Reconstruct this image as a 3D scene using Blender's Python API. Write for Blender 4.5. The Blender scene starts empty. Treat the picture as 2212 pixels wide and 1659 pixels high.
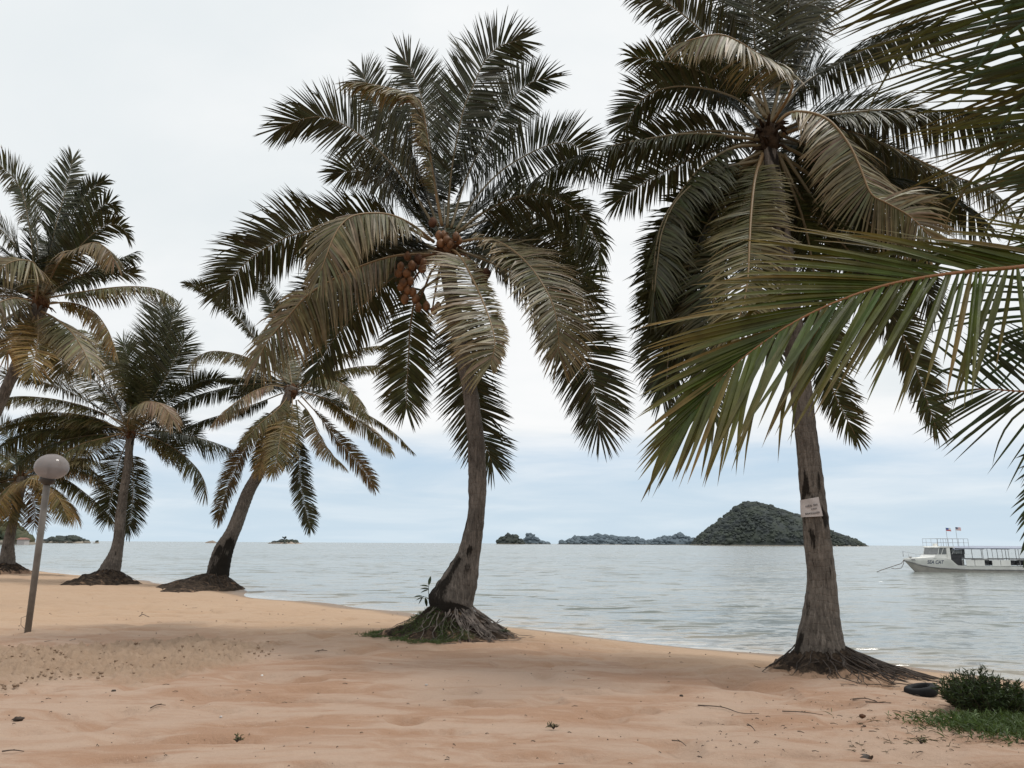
import bpy, bmesh, math, random
import numpy as np
from mathutils import Vector, Matrix, noise
sc = bpy.context.scene
COL = sc.collection
R = math.radians
V = Vector
# ------------------------------------------------------------------ camera
F, CX, CY, HC = 1736.0, 1106.0, 829.5, 1.5
SEA = -0.35
cam = bpy.data.cameras.new('camera')
cam.sensor_width = 36.0; cam.lens = 36.0 * F / 2212.0
cam.clip_start = 0.05; cam.clip_end = 60000
co = bpy.data.objects.new('camera', cam); COL.objects.link(co); sc.camera = co
PITCH = math.atan((1174.0 - CY) / F); ROLL = R(0.32)
fw = V((0, math.cos(PITCH), math.sin(PITCH)))
up0 = V((0, -math.sin(PITCH), math.cos(PITCH)))
rt0 = V((1, 0, 0))
rt = rt0 * math.cos(ROLL) + up0 * math.sin(ROLL)
up = up0 * math.cos(ROLL) - rt0 * math.sin(ROLL)
CAM = V((0, 0, HC))
m = Matrix((rt, up, -fw)).transposed().to_4x4(); m.translation = CAM
co.matrix_world = m
def ray(px, py):
    return rt * ((px - CX) / F) + up * ((CY - py) / F) + fw
def at(px, py, Y):                       # the world point seen at (px, py) standing Y metres out
    d = ray(px, py); return CAM + d * (Y / d.y)
def atz(px, py, z):
    d = ray(px, py); return CAM + d * ((z - HC) / d.z)
# crops used while measuring the photograph
CR = {'D': (0, 0, 1), 'E': (432, 0, .4394), 'F': (1296, 0, .41406), 'S': (1296, 432, .41406),
      'M': (378, 540, .39055), 'C': (0, 756, .39055), 'A': (0, 270, .3255)}
def px(k, pts):
    ox, oy, s = CR[k]; return [(ox + x * s, oy + y * s) for x, y in pts]
# ------------------------------------------------------------------ helpers
class Geo:
    def __init__(s): s.v, s.f, s.c, s.uv = [], [], [], []
    def vert(s, p, c=None):
        s.v.append((p[0], p[1], p[2])); s.c.append(c or (1, 1, 1, 1)); return len(s.v) - 1
    def tube(s, pts, rad, n=6, c=None, cap=True, squash=1.0):
        pts = [V(p) for p in pts]; rings = []
        ref = None
        for i, p in enumerate(pts):
            t = (pts[min(i + 1, len(pts) - 1)] - pts[max(i - 1, 0)])
            t = t.normalized() if t.length > 1e-9 else V((0, 0, 1))
            if ref is None: ref = V((1, 0, 0)) if abs(t.x) < .8 else V((0, 1, 0))
            a = (ref - t * ref.dot(t)).normalized(); ref = a; b = t.cross(a)
            r = rad[i] if isinstance(rad, (list, tuple)) else rad
            rings.append([s.vert(p + a * (math.cos(6.28318 * k / n) * r) + b * (math.sin(6.28318 * k / n) * r * squash), c) for k in range(n)])
        for q0, q1 in zip(rings, rings[1:]):
            for k in range(n):
                s.f.append((q0[k], q0[(k + 1) % n], q1[(k + 1) % n], q1[k]))
        if cap:
            s.f.append(tuple(reversed(rings[0]))); s.f.append(tuple(rings[-1]))
    def box(s, x0, x1, y0, y1, z0, z1, M=None):
        q = [(x0, y0, z0), (x1, y0, z0), (x1, y1, z0), (x0, y1, z0), (x0, y0, z1), (x1, y0, z1), (x1, y1, z1), (x0, y1, z1)]
        i = [s.vert((M @ V(p)) if M else p) for p in q]
        for f in ((0, 3, 2, 1), (4, 5, 6, 7), (0, 1, 5, 4), (1, 2, 6, 5), (2, 3, 7, 6), (3, 0, 4, 7)):
            s.f.append(tuple(i[k] for k in f))
    def blob(s, cpos, r, rnd, lat=5, lon=8, rough=.18, c=None, tilt=None):
        ids = []
        ox, oy, oz = rnd.random() * 90, rnd.random() * 90, rnd.random() * 90
        for i in range(lat + 1):
            th = math.pi * i / lat; row = []
            for k in range(lon):
                ph = 6.28318 * k / lon
                d = V((math.sin(th) * math.cos(ph), math.sin(th) * math.sin(ph), math.cos(th)))
                q = 1 + rough * noise.noise(d * 1.7 + V((ox, oy, oz))) * 2
                p = V((d.x * r[0], d.y * r[1], d.z * r[2])) * q
                if tilt: p = tilt @ p
                row.append(s.vert(V(cpos) + p, c))
            ids.append(row)
        for a, b in zip(ids, ids[1:]):
            for k in range(lon):
                s.f.append((a[k], b[k], b[(k + 1) % lon], a[(k + 1) % lon]))
    def build(s, name, mat, parent=None, smooth=False, col=False, loc=None):
        me = bpy.data.meshes.new(name)
        o = bpy.data.objects.new(name, me); COL.objects.link(o)
        off = V((0, 0, 0))
        if parent is not None:
            o.parent = parent; off = wloc(parent)
        if loc is not None: o.location = V(loc) - off; off = V(loc)
        me.from_pydata([(x - off.x, y - off.y, z - off.z) for x, y, z in s.v], [], s.f)
        if col:
            a = me.color_attributes.new('Col', 'FLOAT_COLOR', 'POINT')
            a.data.foreach_set('color', np.array(s.c, dtype=np.float32).ravel())
        if smooth: me.polygons.foreach_set('use_smooth', [True] * len(me.polygons))
        me.materials.append(mat); me.update()
        return o
def wloc(o):
    p = V((0, 0, 0))
    while o is not None: p += o.location; o = o.parent
    return p
def tag(o, label=None, cat=None, group=None, kind=None):
    if label: o['label'] = label
    if cat: o['category'] = cat
    if group: o['group'] = group
    if kind: o['kind'] = kind
    return o
def empty(name, loc, label, cat, group=None):
    o = bpy.data.objects.new(name, None); COL.objects.link(o); o.location = loc
    o.empty_display_size = .2
    return tag(o, label, cat, group)
def smooth(a, b, x):
    t = np.clip((x - a) / (b - a), 0, 1); return t * t * (3 - 2 * t)
def lerp(a, b, t): return a + (b - a) * t
def cat(pts, n):                         # Catmull-Rom resample of tuples
    P = [np.array(p, float) for p in pts]
    P = [2 * P[0] - P[1]] + P + [2 * P[-1] - P[-2]]
    seg = [np.linalg.norm((P[i + 1] - P[i])[:2]) for i in range(1, len(P) - 2)]
    tot = sum(seg); out = []
    for k in range(n):
        s = tot * k / (n - 1); i = 0
        while i < len(seg) - 1 and s > seg[i]: s -= seg[i]; i += 1
        t = min(1, s / max(seg[i], 1e-9)); p0, p1, p2, p3 = P[i:i + 4]
        out.append(.5 * ((2 * p1) + (-p0 + p2) * t + (2 * p0 - 5 * p1 + 4 * p2 - p3) * t * t + (-p0 + 3 * p1 - 3 * p2 + p3) * t ** 3))
    return out
# ------------------------------------------------------------------ materials
class N:
    def __init__(s, name):
        s.m = bpy.data.materials.new(name); s.m.use_nodes = True
        s.t = s.m.node_tree; s.t.nodes.clear()
        s.out = s.n('ShaderNodeOutputMaterial')
    def n(s, t, **k):
        x = s.t.nodes.new(t)
        for a, b in k.items(): setattr(x, a, b)
        return x
    def l(s, a, b): s.t.links.new(a, b)
    def set(s, sock, v):
        if hasattr(v, 'links') or isinstance(v, bpy.types.NodeSocket): s.l(v, sock)
        else: sock.default_value = v
    def math(s, op, a, b=0.0, c=None, clamp=False):
        x = s.n('ShaderNodeMath', operation=op, use_clamp=clamp); s.set(x.inputs[0], a); s.set(x.inputs[1], b)
        if c is not None: s.set(x.inputs[2], c)
        return x.outputs[0]
    def mix(s, f, a, b, mode='MIX'):
        x = s.n('ShaderNodeMix', data_type='RGBA', blend_type=mode)
        s.set(x.inputs[0], f); s.set(x.inputs[6], a if not isinstance(a, tuple) else (*a[:3], 1)); s.set(x.inputs[7], b if not isinstance(b, tuple) else (*b[:3], 1))
        return x.outputs[2]
    def noise(s, vec, scale, detail=4, rough=.55, dist=0, stretch=None):
        if stretch:
            mp = s.n('ShaderNodeMapping'); s.l(vec, mp.inputs[0]); mp.inputs['Scale'].default_value = stretch; vec = mp.outputs[0]
        x = s.n('ShaderNodeTexNoise'); s.l(vec, x.inputs['Vector'])
        x.inputs['Scale'].default_value = scale; x.inputs['Detail'].default_value = detail
        x.inputs['Roughness'].default_value = rough; x.inputs['Distortion'].default_value = dist
        return x.outputs['Fac']
    def ramp(s, f, a, b):
        x = s.n('ShaderNodeMapRange', interpolation_type='SMOOTHSTEP'); s.set(x.inputs[0], f)
        x.inputs[1].default_value = a; x.inputs[2].default_value = b; return x.outputs[0]
    def coord(s, k='Object'): return s.n('ShaderNodeTexCoord').outputs[k]
    def attr(s, name, out='Color'): return s.n('ShaderNodeAttribute', attribute_name=name).outputs[out]
    def bump(s, h, strength, dist):
        x = s.n('ShaderNodeBump'); s.l(h, x.inputs['Height'])
        x.inputs['Strength'].default_value = strength; x.inputs['Distance'].default_value = dist
        return x.outputs[0]
    def bsdf(s, base, rough=.6, spec=.5, normal=None, **k):
        b = s.n('ShaderNodeBsdfPrincipled')
        s.set(b.inputs['Base Color'], (*base[:3], 1) if isinstance(base, tuple) else base); s.set(b.inputs['Roughness'], rough)
        s.set(b.inputs['Specular IOR Level'], spec)
        if normal is not None: s.l(normal, b.inputs['Normal'])
        for a, v in k.items(): s.set(b.inputs[a], v)
        return b.outputs[0]
    def done(s, sh): s.l(sh, s.out.inputs[0]); return s.m
def simple(name, base, rough=.6, var=.25, scale=6, spec=.4, bump=.0, dist=.01, dark=None):
    g = N(name); c = g.coord(); f = g.noise(c, scale, 5)
    b = dark or tuple(x * (1 - var) for x in base)
    colr = g.mix(g.ramp(f, .3, .7), b, base)
    nm = g.bump(g.noise(c, scale * 3, 6), bump, dist) if bump else None
    return g.done(g.bsdf(colr, rough, spec, nm))
def leaf_mat(name, trans=.18, rough=.45, spec=.4):
    g = N(name); c = g.attr('Col'); ob = g.coord()
    nz = g.noise(ob, 9, 3)
    c2 = g.mix(g.ramp(nz, .3, .75), c, g.mix(1, c, (.62, .60, .55), 'MULTIPLY'))
    b = g.bsdf(c2, rough, spec)
    t = g.n('ShaderNodeBsdfTranslucent'); g.l(g.mix(1, c2, (1.0, .95, .45), 'MULTIPLY'), t.inputs[0])
    mx = g.n('ShaderNodeMixShader'); mx.inputs[0].default_value = trans
    g.l(b, mx.inputs[1]); g.l(t.outputs[0], mx.inputs[2])
    return g.done(mx.outputs[0])
M_leaf = leaf_mat('palm_leaf', .10, .5, .35)
M_near = leaf_mat('near_palm_leaf', .24, .45, .28)
M_grass = leaf_mat('grass_blade', .25, .5, .3)
M_rachis = N('rachis_stalk')
M_rachis = M_rachis.done(M_rachis.bsdf(M_rachis.attr('Col'), .5, .4))
def trunk_mat(name, tint):
    g = N(name); uv = g.n('ShaderNodeUVMap').outputs[0]; ob = g.coord()
    sx = g.n('ShaderNodeSeparateXYZ'); g.l(uv, sx.inputs[0])
    wob = g.math('MULTIPLY', g.noise(ob, 3.5, 3), .22)
    vv = g.math('ADD', sx.outputs[1], wob)
    ring = g.math('ABSOLUTE', g.math('SINE', g.math('MULTIPLY', vv, 34.0)))
    ringl = g.ramp(ring, 0.0, .45)
    fib = g.noise(ob, 1, 6, .72, .15, (30, 30, 4))
    crk = g.noise(ob, 1, 5, .65, .3, (24, 24, 5))
    patch = g.ramp(g.noise(ob, 2.3, 6, .62), .38, .66)
    dk = g.attr('Col')
    base = g.mix(patch, tuple(.62 * t for t in tint), tint)
    base = g.mix(g.math('MULTIPLY', g.math('SUBTRACT', 1.0, ringl), .12), base, tuple(.42 * t for t in tint))
    base = g.mix(g.math('MULTIPLY', g.ramp(fib, .50, .66), .55), base, tuple(1.6 * t for t in tint))
    base = g.mix(g.math('MULTIPLY', g.ramp(fib, .48, .36), .65), base, tuple(.35 * t for t in tint))
    base = g.mix(g.math('MULTIPLY', g.ramp(crk, .57, .68), .6), base, (.02, .016, .012))
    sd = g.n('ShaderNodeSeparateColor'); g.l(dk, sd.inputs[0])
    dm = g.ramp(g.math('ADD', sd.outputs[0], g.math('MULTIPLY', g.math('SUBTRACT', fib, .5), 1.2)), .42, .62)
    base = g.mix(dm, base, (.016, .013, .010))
    h = g.math('ADD', g.math('MULTIPLY', ringl, .3), g.math('ADD', fib, g.math('MULTIPLY', g.ramp(crk, .62, .5), .6)))
    return g.done(g.bsdf(base, .85, .15, g.bump(h, .8, .015)))
M_trunk = trunk_mat('palm_bark', (.152, .131, .112))
M_trunk2 = trunk_mat('weathered_palm_bark', (.155, .133, .112))
def root_mat():
    g = N('root_mound_fibre'); ob = g.coord()
    f = g.noise(ob, 7, 6, .65); f2 = g.noise(ob, 1, 5, .6, 0, (14, 14, 40))
    c = g.mix(g.ramp(f, .4, .65), (.022, .016, .012), (.07, .05, .035))
    c = g.mix(g.ramp(g.noise(ob, 3, 4), .58, .72), c, (.20, .13, .085))
    sd = g.n('ShaderNodeSeparateColor'); g.l(g.attr('Col'), sd.inputs[0])
    fs = g.ramp(g.math('ADD', sd.outputs[0], g.math('MULTIPLY', g.math('SUBTRACT', g.noise(ob, 4.5, 6, .65), .5), 1.5)), .62, .80)
    c = g.mix(fs, c, (.30, .195, .13))
    return g.done(g.bsdf(c, .95, .1, g.bump(g.math('ADD', f, f2), 1, .05)))
M_root = root_mat()
M_strand = simple('root_strand', (.21, .175, .15), .9, .7, 9)
M_strandd = simple('dark_root_strand', (.06, .045, .035), .9, .6, 9)
M_fibre = simple('crown_fibre', (.12, .06, .03), .9, .6, 12, .1, .6, .03)
M_fibred = simple('dark_crown_fibre', (.05, .032, .02), .9, .6, 12, .1, .6, .03)
M_nut = simple('coconut_husk', (.21, .095, .036), .6, .6, 8, .35)
M_nutd = simple('old_coconut_husk', (.10, .045, .022), .7, .5, 8, .2)
M_wood = simple('driftwood', (.09, .065, .05), .9, .5, 20)
M_stone = simple('dark_stone', (.07, .055, .045), .9, .5, 30, .2, .5, .01)
M_white = simple('boat_white_paint', (.82, .82, .78), .45, .12, 2)
M_hull = simple('boat_hull_lower', (.50, .47, .42), .5, .25, 2.5)
M_roof = simple('boat_canopy', (.27, .30, .37), .6, .15, 3)
M_dark = simple('dark_fittings', (.06, .06, .065), .5, .3, 5)
M_grey = simple('grey_fittings', (.34, .34, .34), .6, .3, 4)
M_wind = simple('windscreen', (.17, .18, .18), .12, .3, 3, .6)
M_ink = simple('blue_grey_letters', (.07, .09, .17), .6, .2, 4)
M_blue = simple('flag_blue', (.06, .13, .36), .8, .2, 4)
M_red = simple('flag_red', (.50, .06, .05), .8, .2, 4)
M_fwhite = simple('flag_white', (.75, .72, .70), .8, .1, 4)
M_navy = simple('flag_navy', (.05, .05, .12), .8, .2, 4)
M_post = simple('galvanised_post', (.185, .168, .148), .55, .3, 5, .4)
M_paper = simple('weathered_board', (.50, .46, .44), .8, .22, 5)
M_smudge = simple('faded_ink', (.17, .16, .16), .9, .3, 30)
M_rubber = simple('tyre_rubber', (.013, .013, .014), .75, .4, 12, .2, .3, .01)
# sand
def sand_mat():
    g = N('sand'); ob = g.coord(); a = g.attr('Col'); s = g.n('ShaderNodeSeparateColor'); g.l(a, s.inputs[0])
    rake, wet, far = s.outputs[0], s.outputs[1], s.outputs[2]
    big = g.noise(ob, .45, 5, .6, .6, (.75, 1.3, 1)); mid = g.noise(ob, 1.5, 8, .66, 1.0, (.62, 1.8, 1)); fine = g.noise(ob, 150, 2, .6)
    speck = g.noise(ob, 48, 3, .7)
    o = g.ramp(g.math('ADD', g.math('MULTIPLY', big, .62), g.math('MULTIPLY', mid, .60)), .53, .70)
    c = g.mix(o, (.350, .252, .188), (.288, .177, .116))
    c = g.mix(g.math('MULTIPLY', g.ramp(g.noise(ob, 3.1, 7, .7, .6, (.5, 1.9, 1)), .50, .70), .40), c, (.385, .272, .195))
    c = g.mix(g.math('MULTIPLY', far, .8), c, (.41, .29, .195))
    c = g.mix(g.math('MULTIPLY', rake, .85), c, (.27, .193, .133))
    c = g.mix(1, c, g.mix(fine, (.78, .78, .78), (1.18, 1.18, 1.18)), 'MULTIPLY')
    c = g.mix(g.math('MULTIPLY', g.ramp(speck, .66, .72), .5), c, (.16, .10, .065))
    c = g.mix(g.math('MULTIPLY', g.ramp(g.noise(ob, 75, 2), .70, .76), .5), c, (.62, .50, .40))
    c = g.mix(wet, c, g.mix(1, c, (.52, .50, .47), 'MULTIPLY'))
    rough = g.math('SUBTRACT', .95, g.math('MULTIPLY', wet, .5))
    h = g.math('ADD', g.math('MULTIPLY', g.noise(ob, 14, 6, .65), 1.0), g.math('MULTIPLY', fine, .10))
    return g.done(g.bsdf(c, rough, .2, g.bump(h, .55, .05)))
M_sand = sand_mat()
def water_mat():
    g = N('sea_water'); ob = g.coord()
    def slope(stretch, k, pat=None, lo=.5, hi=.5):
        n_ = g.noise(ob, 1, 3, .55, .35, stretch); v = g.math('MULTIPLY', g.math('SUBTRACT', n_, .5), k)
        return v
    gust = g.ramp(g.noise(ob, 1, 3, .55, .3, (.035, .13, 1)), .30, .70)
    wl = g.noise(ob, 1, 3, .55, .5, (.55, 1.15, 1))
    crest = g.math('MULTIPLY', g.ramp(wl, .54, .70), -.62)
    sy = g.math('ADD', g.math('ADD', slope((1.3, 3.2, 1), .55), slope((4, 9, 1), .40)), g.math('ADD', slope((.16, .5, 1), .30), crest))
    sy = g.math('MULTIPLY', sy, g.math('ADD', .55, g.math('MULTIPLY', gust, .75)))
    sx_ = g.math('ADD', slope((1.7, 2.0, 1), .25), slope((5, 6, 1), .25))
    cb = g.n('ShaderNodeCombineXYZ'); g.l(sx_, cb.inputs[0]); g.l(sy, cb.inputs[1]); cb.inputs[2].default_value = 1
    nv = g.n('ShaderNodeVectorMath', operation='NORMALIZE'); g.l(cb.outputs[0], nv.inputs[0])
    big = g.noise(ob, 1, 3, .5, 0, (.012, .05, 1))
    c = g.mix(g.ramp(big, .35, .65), (.145, .162, .150), (.175, .188, .170))
    sh = g.attr('Col'); s = g.n('ShaderNodeSeparateColor'); g.l(sh, s.inputs[0])
    c = g.mix(s.outputs[0], c, (.27, .235, .185))
    fm = g.ramp(g.math('MULTIPLY', s.outputs[1], g.noise(ob, 1, 6, .7, .4, (1.6, 4.0, 1))), .40, .56)
    c = g.mix(g.math('MULTIPLY', fm, .3), c, (.72, .72, .70))
    return g.done(g.bsdf(c, .16, .5, nv.outputs[0], IOR=1.33))
M_water = water_mat()
def isl_mat(name, a, b, c3):
    g = N(name); ob = g.coord(); f = g.noise(ob, .05, 5, .6); f2 = g.noise(ob, .35, 4, .6)
    c = g.mix(g.ramp(f, .35, .65), a, b); c = g.mix(g.math('MULTIPLY', g.ramp(f2, .45, .7), .35), c, c3)
    sx = g.n('ShaderNodeSeparateXYZ'); g.l(g.n('ShaderNodeNewGeometry').outputs['Position'], sx.inputs[0])
    c = g.mix(g.ramp(g.math('ADD', sx.outputs[2], g.math('MULTIPLY', f2, 3.0)), 3.2, 2.2), c, (.26, .23, .19))
    return g.done(g.bsdf(c, .9, .1))
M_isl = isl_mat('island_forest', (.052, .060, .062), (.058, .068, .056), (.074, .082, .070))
M_islf = isl_mat('haze_tinted_island_forest', (.105, .135, .160), (.115, .145, .165), (.135, .16, .175))  # blue-grey aerial haze of the far islands is mixed into these base colours
M_isln = isl_mat('headland_forest', (.055, .068, .045), (.085, .085, .05), (.14, .11, .07))
M_rock = simple('island_rock', (.33, .27, .22), .9, .4, .2)
M_redroof = simple('red_roof', (.24, .12, .09), .8, .2, .5)
# ------------------------------------------------------------------ ground
shore_px = [(-420, 1203), (0, 1227), (120, 1237), (250, 1248), (400, 1268), (520, 1285), (700, 1306), (950, 1336), (1100, 1352), (1300, 1376), (1650, 1412), (1900, 1440), (2212, 1477), (2700, 1545), (3600, 1680)]
shore = [atz(x, y, SEA) for x, y in shore_px]
shore = [(-260.0, 165.0)] + [(p.x, p.y) for p in shore] + [(14.0, -2.0), (30.0, -60.0)]
shore = np.array(shore)
def shore_d(X, Y):
    best = np.full(X.shape, 1e9); sign = np.ones(X.shape)
    for (x0, y0), (x1, y1) in zip(shore[:-1], shore[1:]):
        dx, dy = x1 - x0, y1 - y0; L2 = dx * dx + dy * dy
        t = np.clip(((X - x0) * dx + (Y - y0) * dy) / L2, 0, 1)
        qx, qy = X - x0 - t * dx, Y - y0 - t * dy; d = np.hypot(qx, qy)
        cr = dx * (Y - y0) - dy * (X - x0)
        k = d < best - 1e-9
        best = np.where(k, d, best); sign = np.where(k, np.where(cr < 0, 1, -1), sign)
    return best * sign
PERM = np.random.RandomState(7).rand(256, 256)
def vn(x, y, s):
    x = x * s; y = y * s; xi = np.floor(x).astype(int); yi = np.floor(y).astype(int)
    fx = x - xi; fy = y - yi; fx = fx * fx * (3 - 2 * fx); fy = fy * fy * (3 - 2 * fy)
    g = lambda a, b: PERM[a & 255, b & 255]
    return (g(xi, yi) * (1 - fx) + g(xi + 1, yi) * fx) * (1 - fy) + (g(xi, yi + 1) * (1 - fx) + g(xi + 1, yi + 1) * fx) * fy
def poly_mask(X, Y, P, soft):
    best = np.full(X.shape, 1e9); ins = np.zeros(X.shape, bool); n = len(P)
    for i in range(n):
        x0, y0 = P[i]; x1, y1 = P[(i + 1) % n]; dx, dy = x1 - x0, y1 - y0
        t = np.clip(((X - x0) * dx + (Y - y0) * dy) / (dx * dx + dy * dy), 0, 1)
        best = np.minimum(best, np.hypot(X - x0 - t * dx, Y - y0 - t * dy))
        if abs(dy) > 1e-9:
            ins ^= ((y0 > Y) != (y1 > Y)) & (X < x0 + (Y - y0) * dx / dy)
    return np.clip(.5 + np.where(ins, best, -best) / soft, 0, 1)
rk = [atz(x, y, 0) for x, y in [(-500, 1396), (0, 1400), (180, 1390), (380, 1381), (520, 1378), (590, 1385), (608, 1398), (560, 1420), (420, 1438), (200, 1465), (0, 1492), (-500, 1530)]]
RAKE = [(p.x, p.y) for p in rk]
SWELL = []                                # (x, y, sx, sy, h) low sand swells under the palms
def ground(X, Y):
    X = np.asarray(X, float); Y = np.asarray(Y, float)
    d = shore_d(X, Y) + (vn(X, Y, .35) - .5) * .9
    z = SEA * (1 - smooth(-1.0, 9.0, d) * 1.0)
    z = np.where(d < 0, SEA + .052 * np.maximum(d, -60) * 1.0, np.maximum(z, SEA + np.minimum(.04 * d, .2) * 0 + .0))
    z = np.where(d >= 0, SEA + .35 * (1 - np.exp(-np.maximum(d, 0) / 3.3)) / .98, z)
    z = np.minimum(z, .02)
    near = smooth(0.3, 3.0, d)
    z = z + near * ((vn(X, Y, .22) - .5) * .10 + (vn(X + 31, Y, .8) - .5) * .05)
    for (sx, sy, wx, wy, h) in SWELL:
        z = z + h * np.exp(-((X - sx) / wx) ** 2 - ((Y - sy) / wy) ** 2)
    return z
def gh(x, y): return float(ground(np.array([x]), np.array([y]))[0])
def hit(pxx, pyy):
    p = atz(pxx, pyy, 0)
    for _ in range(6):
        p = atz(pxx, pyy, gh(p.x, p.y))
    return V((p.x, p.y, gh(p.x, p.y)))
def build_sand():
    th = np.concatenate([np.linspace(-180, -52, 60)[:-1], np.linspace(-52, 52, 900), np.linspace(52, 180, 60)[1:]])
    r = np.concatenate([[.05], np.geomspace(1.0, 4.5, 40)[:-1], np.geomspace(4.5, 22, 400)[:-1], np.geomspace(22, 110, 150)[:-1], np.geomspace(110, 420, 12)])
    T, RR = np.meshgrid(np.radians(th), r)
    X = RR * np.sin(T); Y = RR * np.cos(T)
    Z = ground(X, Y)
    d = shore_d(X, Y)
    rake = poly_mask(X + (vn(X, Y, 1.2) - .5) * .9, Y + (vn(X + 9, Y, 1.4) - .5) * .8, RAKE, .5)
    lump = np.maximum(vn(X, Y, 7) - .42, 0) * .11 + np.maximum(vn(X + 5, Y + 3, 15) - .5, 0) * .07
    Z += rake * (np.maximum(vn(X, Y, 9) - .50, 0) * .16 + np.maximum(vn(X + 5, Y + 3, 17) - .52, 0) * .16 + np.maximum(vn(X + 2, Y + 8, 31) - .55, 0) * .08 - .015)
    dry = smooth(.6, 3, d) * (1 - rake)
    # foot-worn dimples and wind scallops
    foot = np.maximum(.40 - vn(X + 17, Y * 1.5, 2.3), 0) * .26
    Z -= dry * foot
    Z += dry * (vn(X * .6 + 3, Y * 1.6, 3.1) - .5) * .03 + dry * (vn(X, Y, 9) - .5) * .010
    wet = 1 - smooth(.2, 1.1, d + (vn(X, Y, .8) - .5) * .6)
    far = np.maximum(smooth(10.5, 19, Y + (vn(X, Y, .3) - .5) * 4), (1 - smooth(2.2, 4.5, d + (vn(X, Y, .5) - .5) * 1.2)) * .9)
    nr, nt = X.shape
    v = np.stack([X, Y, Z], -1).reshape(-1, 3)
    i = np.arange((nr - 1) * (nt - 1)); a = (i // (nt - 1)) * nt + i % (nt - 1)
    q = np.stack([a, a + 1, a + nt + 1, a + nt], 1)[:, ::-1]
    me = bpy.data.meshes.new('sand')
    me.vertices.add(len(v)); me.vertices.foreach_set('co', v.ravel())
    me.loops.add(q.size); me.loops.foreach_set('vertex_index', q.ravel().astype(np.int32))
    me.polygons.add(len(q)); me.polygons.foreach_set('loop_start', np.arange(0, q.size, 4, dtype=np.int32))
    me.polygons.foreach_set('use_smooth', np.ones(len(q), bool))
    me.update(calc_edges=True)
    at_ = me.color_attributes.new('Col', 'FLOAT_COLOR', 'POINT')
    at_.data.foreach_set('color', np.stack([rake, wet, far, np.ones_like(far)], -1).reshape(-1).astype(np.float32))
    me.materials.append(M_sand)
    o = bpy.data.objects.new('sand', me); COL.objects.link(o); tag(o, kind='structure')
def build_sea():
    th = np.linspace(-75, 75, 260); r = np.concatenate([np.geomspace(5, 200, 420)[:-1], np.geomspace(200, 30000, 40)])
    T, RR = np.meshgrid(np.radians(th), r); X = RR * np.sin(T); Y = RR * np.cos(T)
    d = shore_d(X, Y)
    Z = np.full_like(X, SEA)
    sh = smooth(-4.0, 0, d) * .75
    nr, nt = X.shape
    v = np.stack([X, Y, Z], -1).reshape(-1, 3)
    i = np.arange((nr - 1) * (nt - 1)); a = (i // (nt - 1)) * nt + i % (nt - 1)
    q = np.stack([a, a + 1, a + nt + 1, a + nt], 1)[:, ::-1]
    me = bpy.data.meshes.new('sea'); me.from_pydata(v.tolist(), [], q.tolist())
    at_ = me.color_attributes.new('Col', 'FLOAT_COLOR', 'POINT')
    at_.data.foreach_set('color', np.stack([sh, smooth(-1.0, -.15, d + (vn(X, Y, .7) - .5) * .8), sh, np.ones_like(sh)], -1).reshape(-1).astype(np.float32))
    me.materials.append(M_water)
    o = bpy.data.objects.new('sea', me); COL.objects.link(o); tag(o, kind='structure')
# ------------------------------------------------------------------ palms
GREEN = dict(g=((.038, .050, .013), (.060, .070, .020)), d=((.026, .030, .009), (.046, .048, .015)), o=((.080, .074, .024), (.125, .105, .034)),
             t=((.115, .105, .055), (.20, .17, .095)), y=((.15, .105, .028), (.23, .145, .040)), b=((.095, .066, .026), (.16, .10, .042)),
             p=((.18, .125, .070), (.27, .19, .115)), n=((.048, .074, .012), (.084, .110, .022)), k=((.030, .050, .022), (.052, .078, .036)))
TIP = dict(g=(.12, .085, .03), d=(.055, .052, .018), o=(.19, .13, .045), t=(.27, .18, .08), y=(.26, .155, .045), b=(.20, .135, .06), p=(.30, .21, .13), n=(.24, .15, .045), k=(.06, .08, .035))
LEN = [(0, .50), (.12, .82), (.3, 1), (.6, 1.0), (.82, .86), (.94, .72), (1, .62)]
def prof(t):
    for (a, x), (b, y) in zip(LEN, LEN[1:]):
        if t <= b: return x + (y - x) * (t - a) / (b - a)
    return LEN[-1][1]
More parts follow.
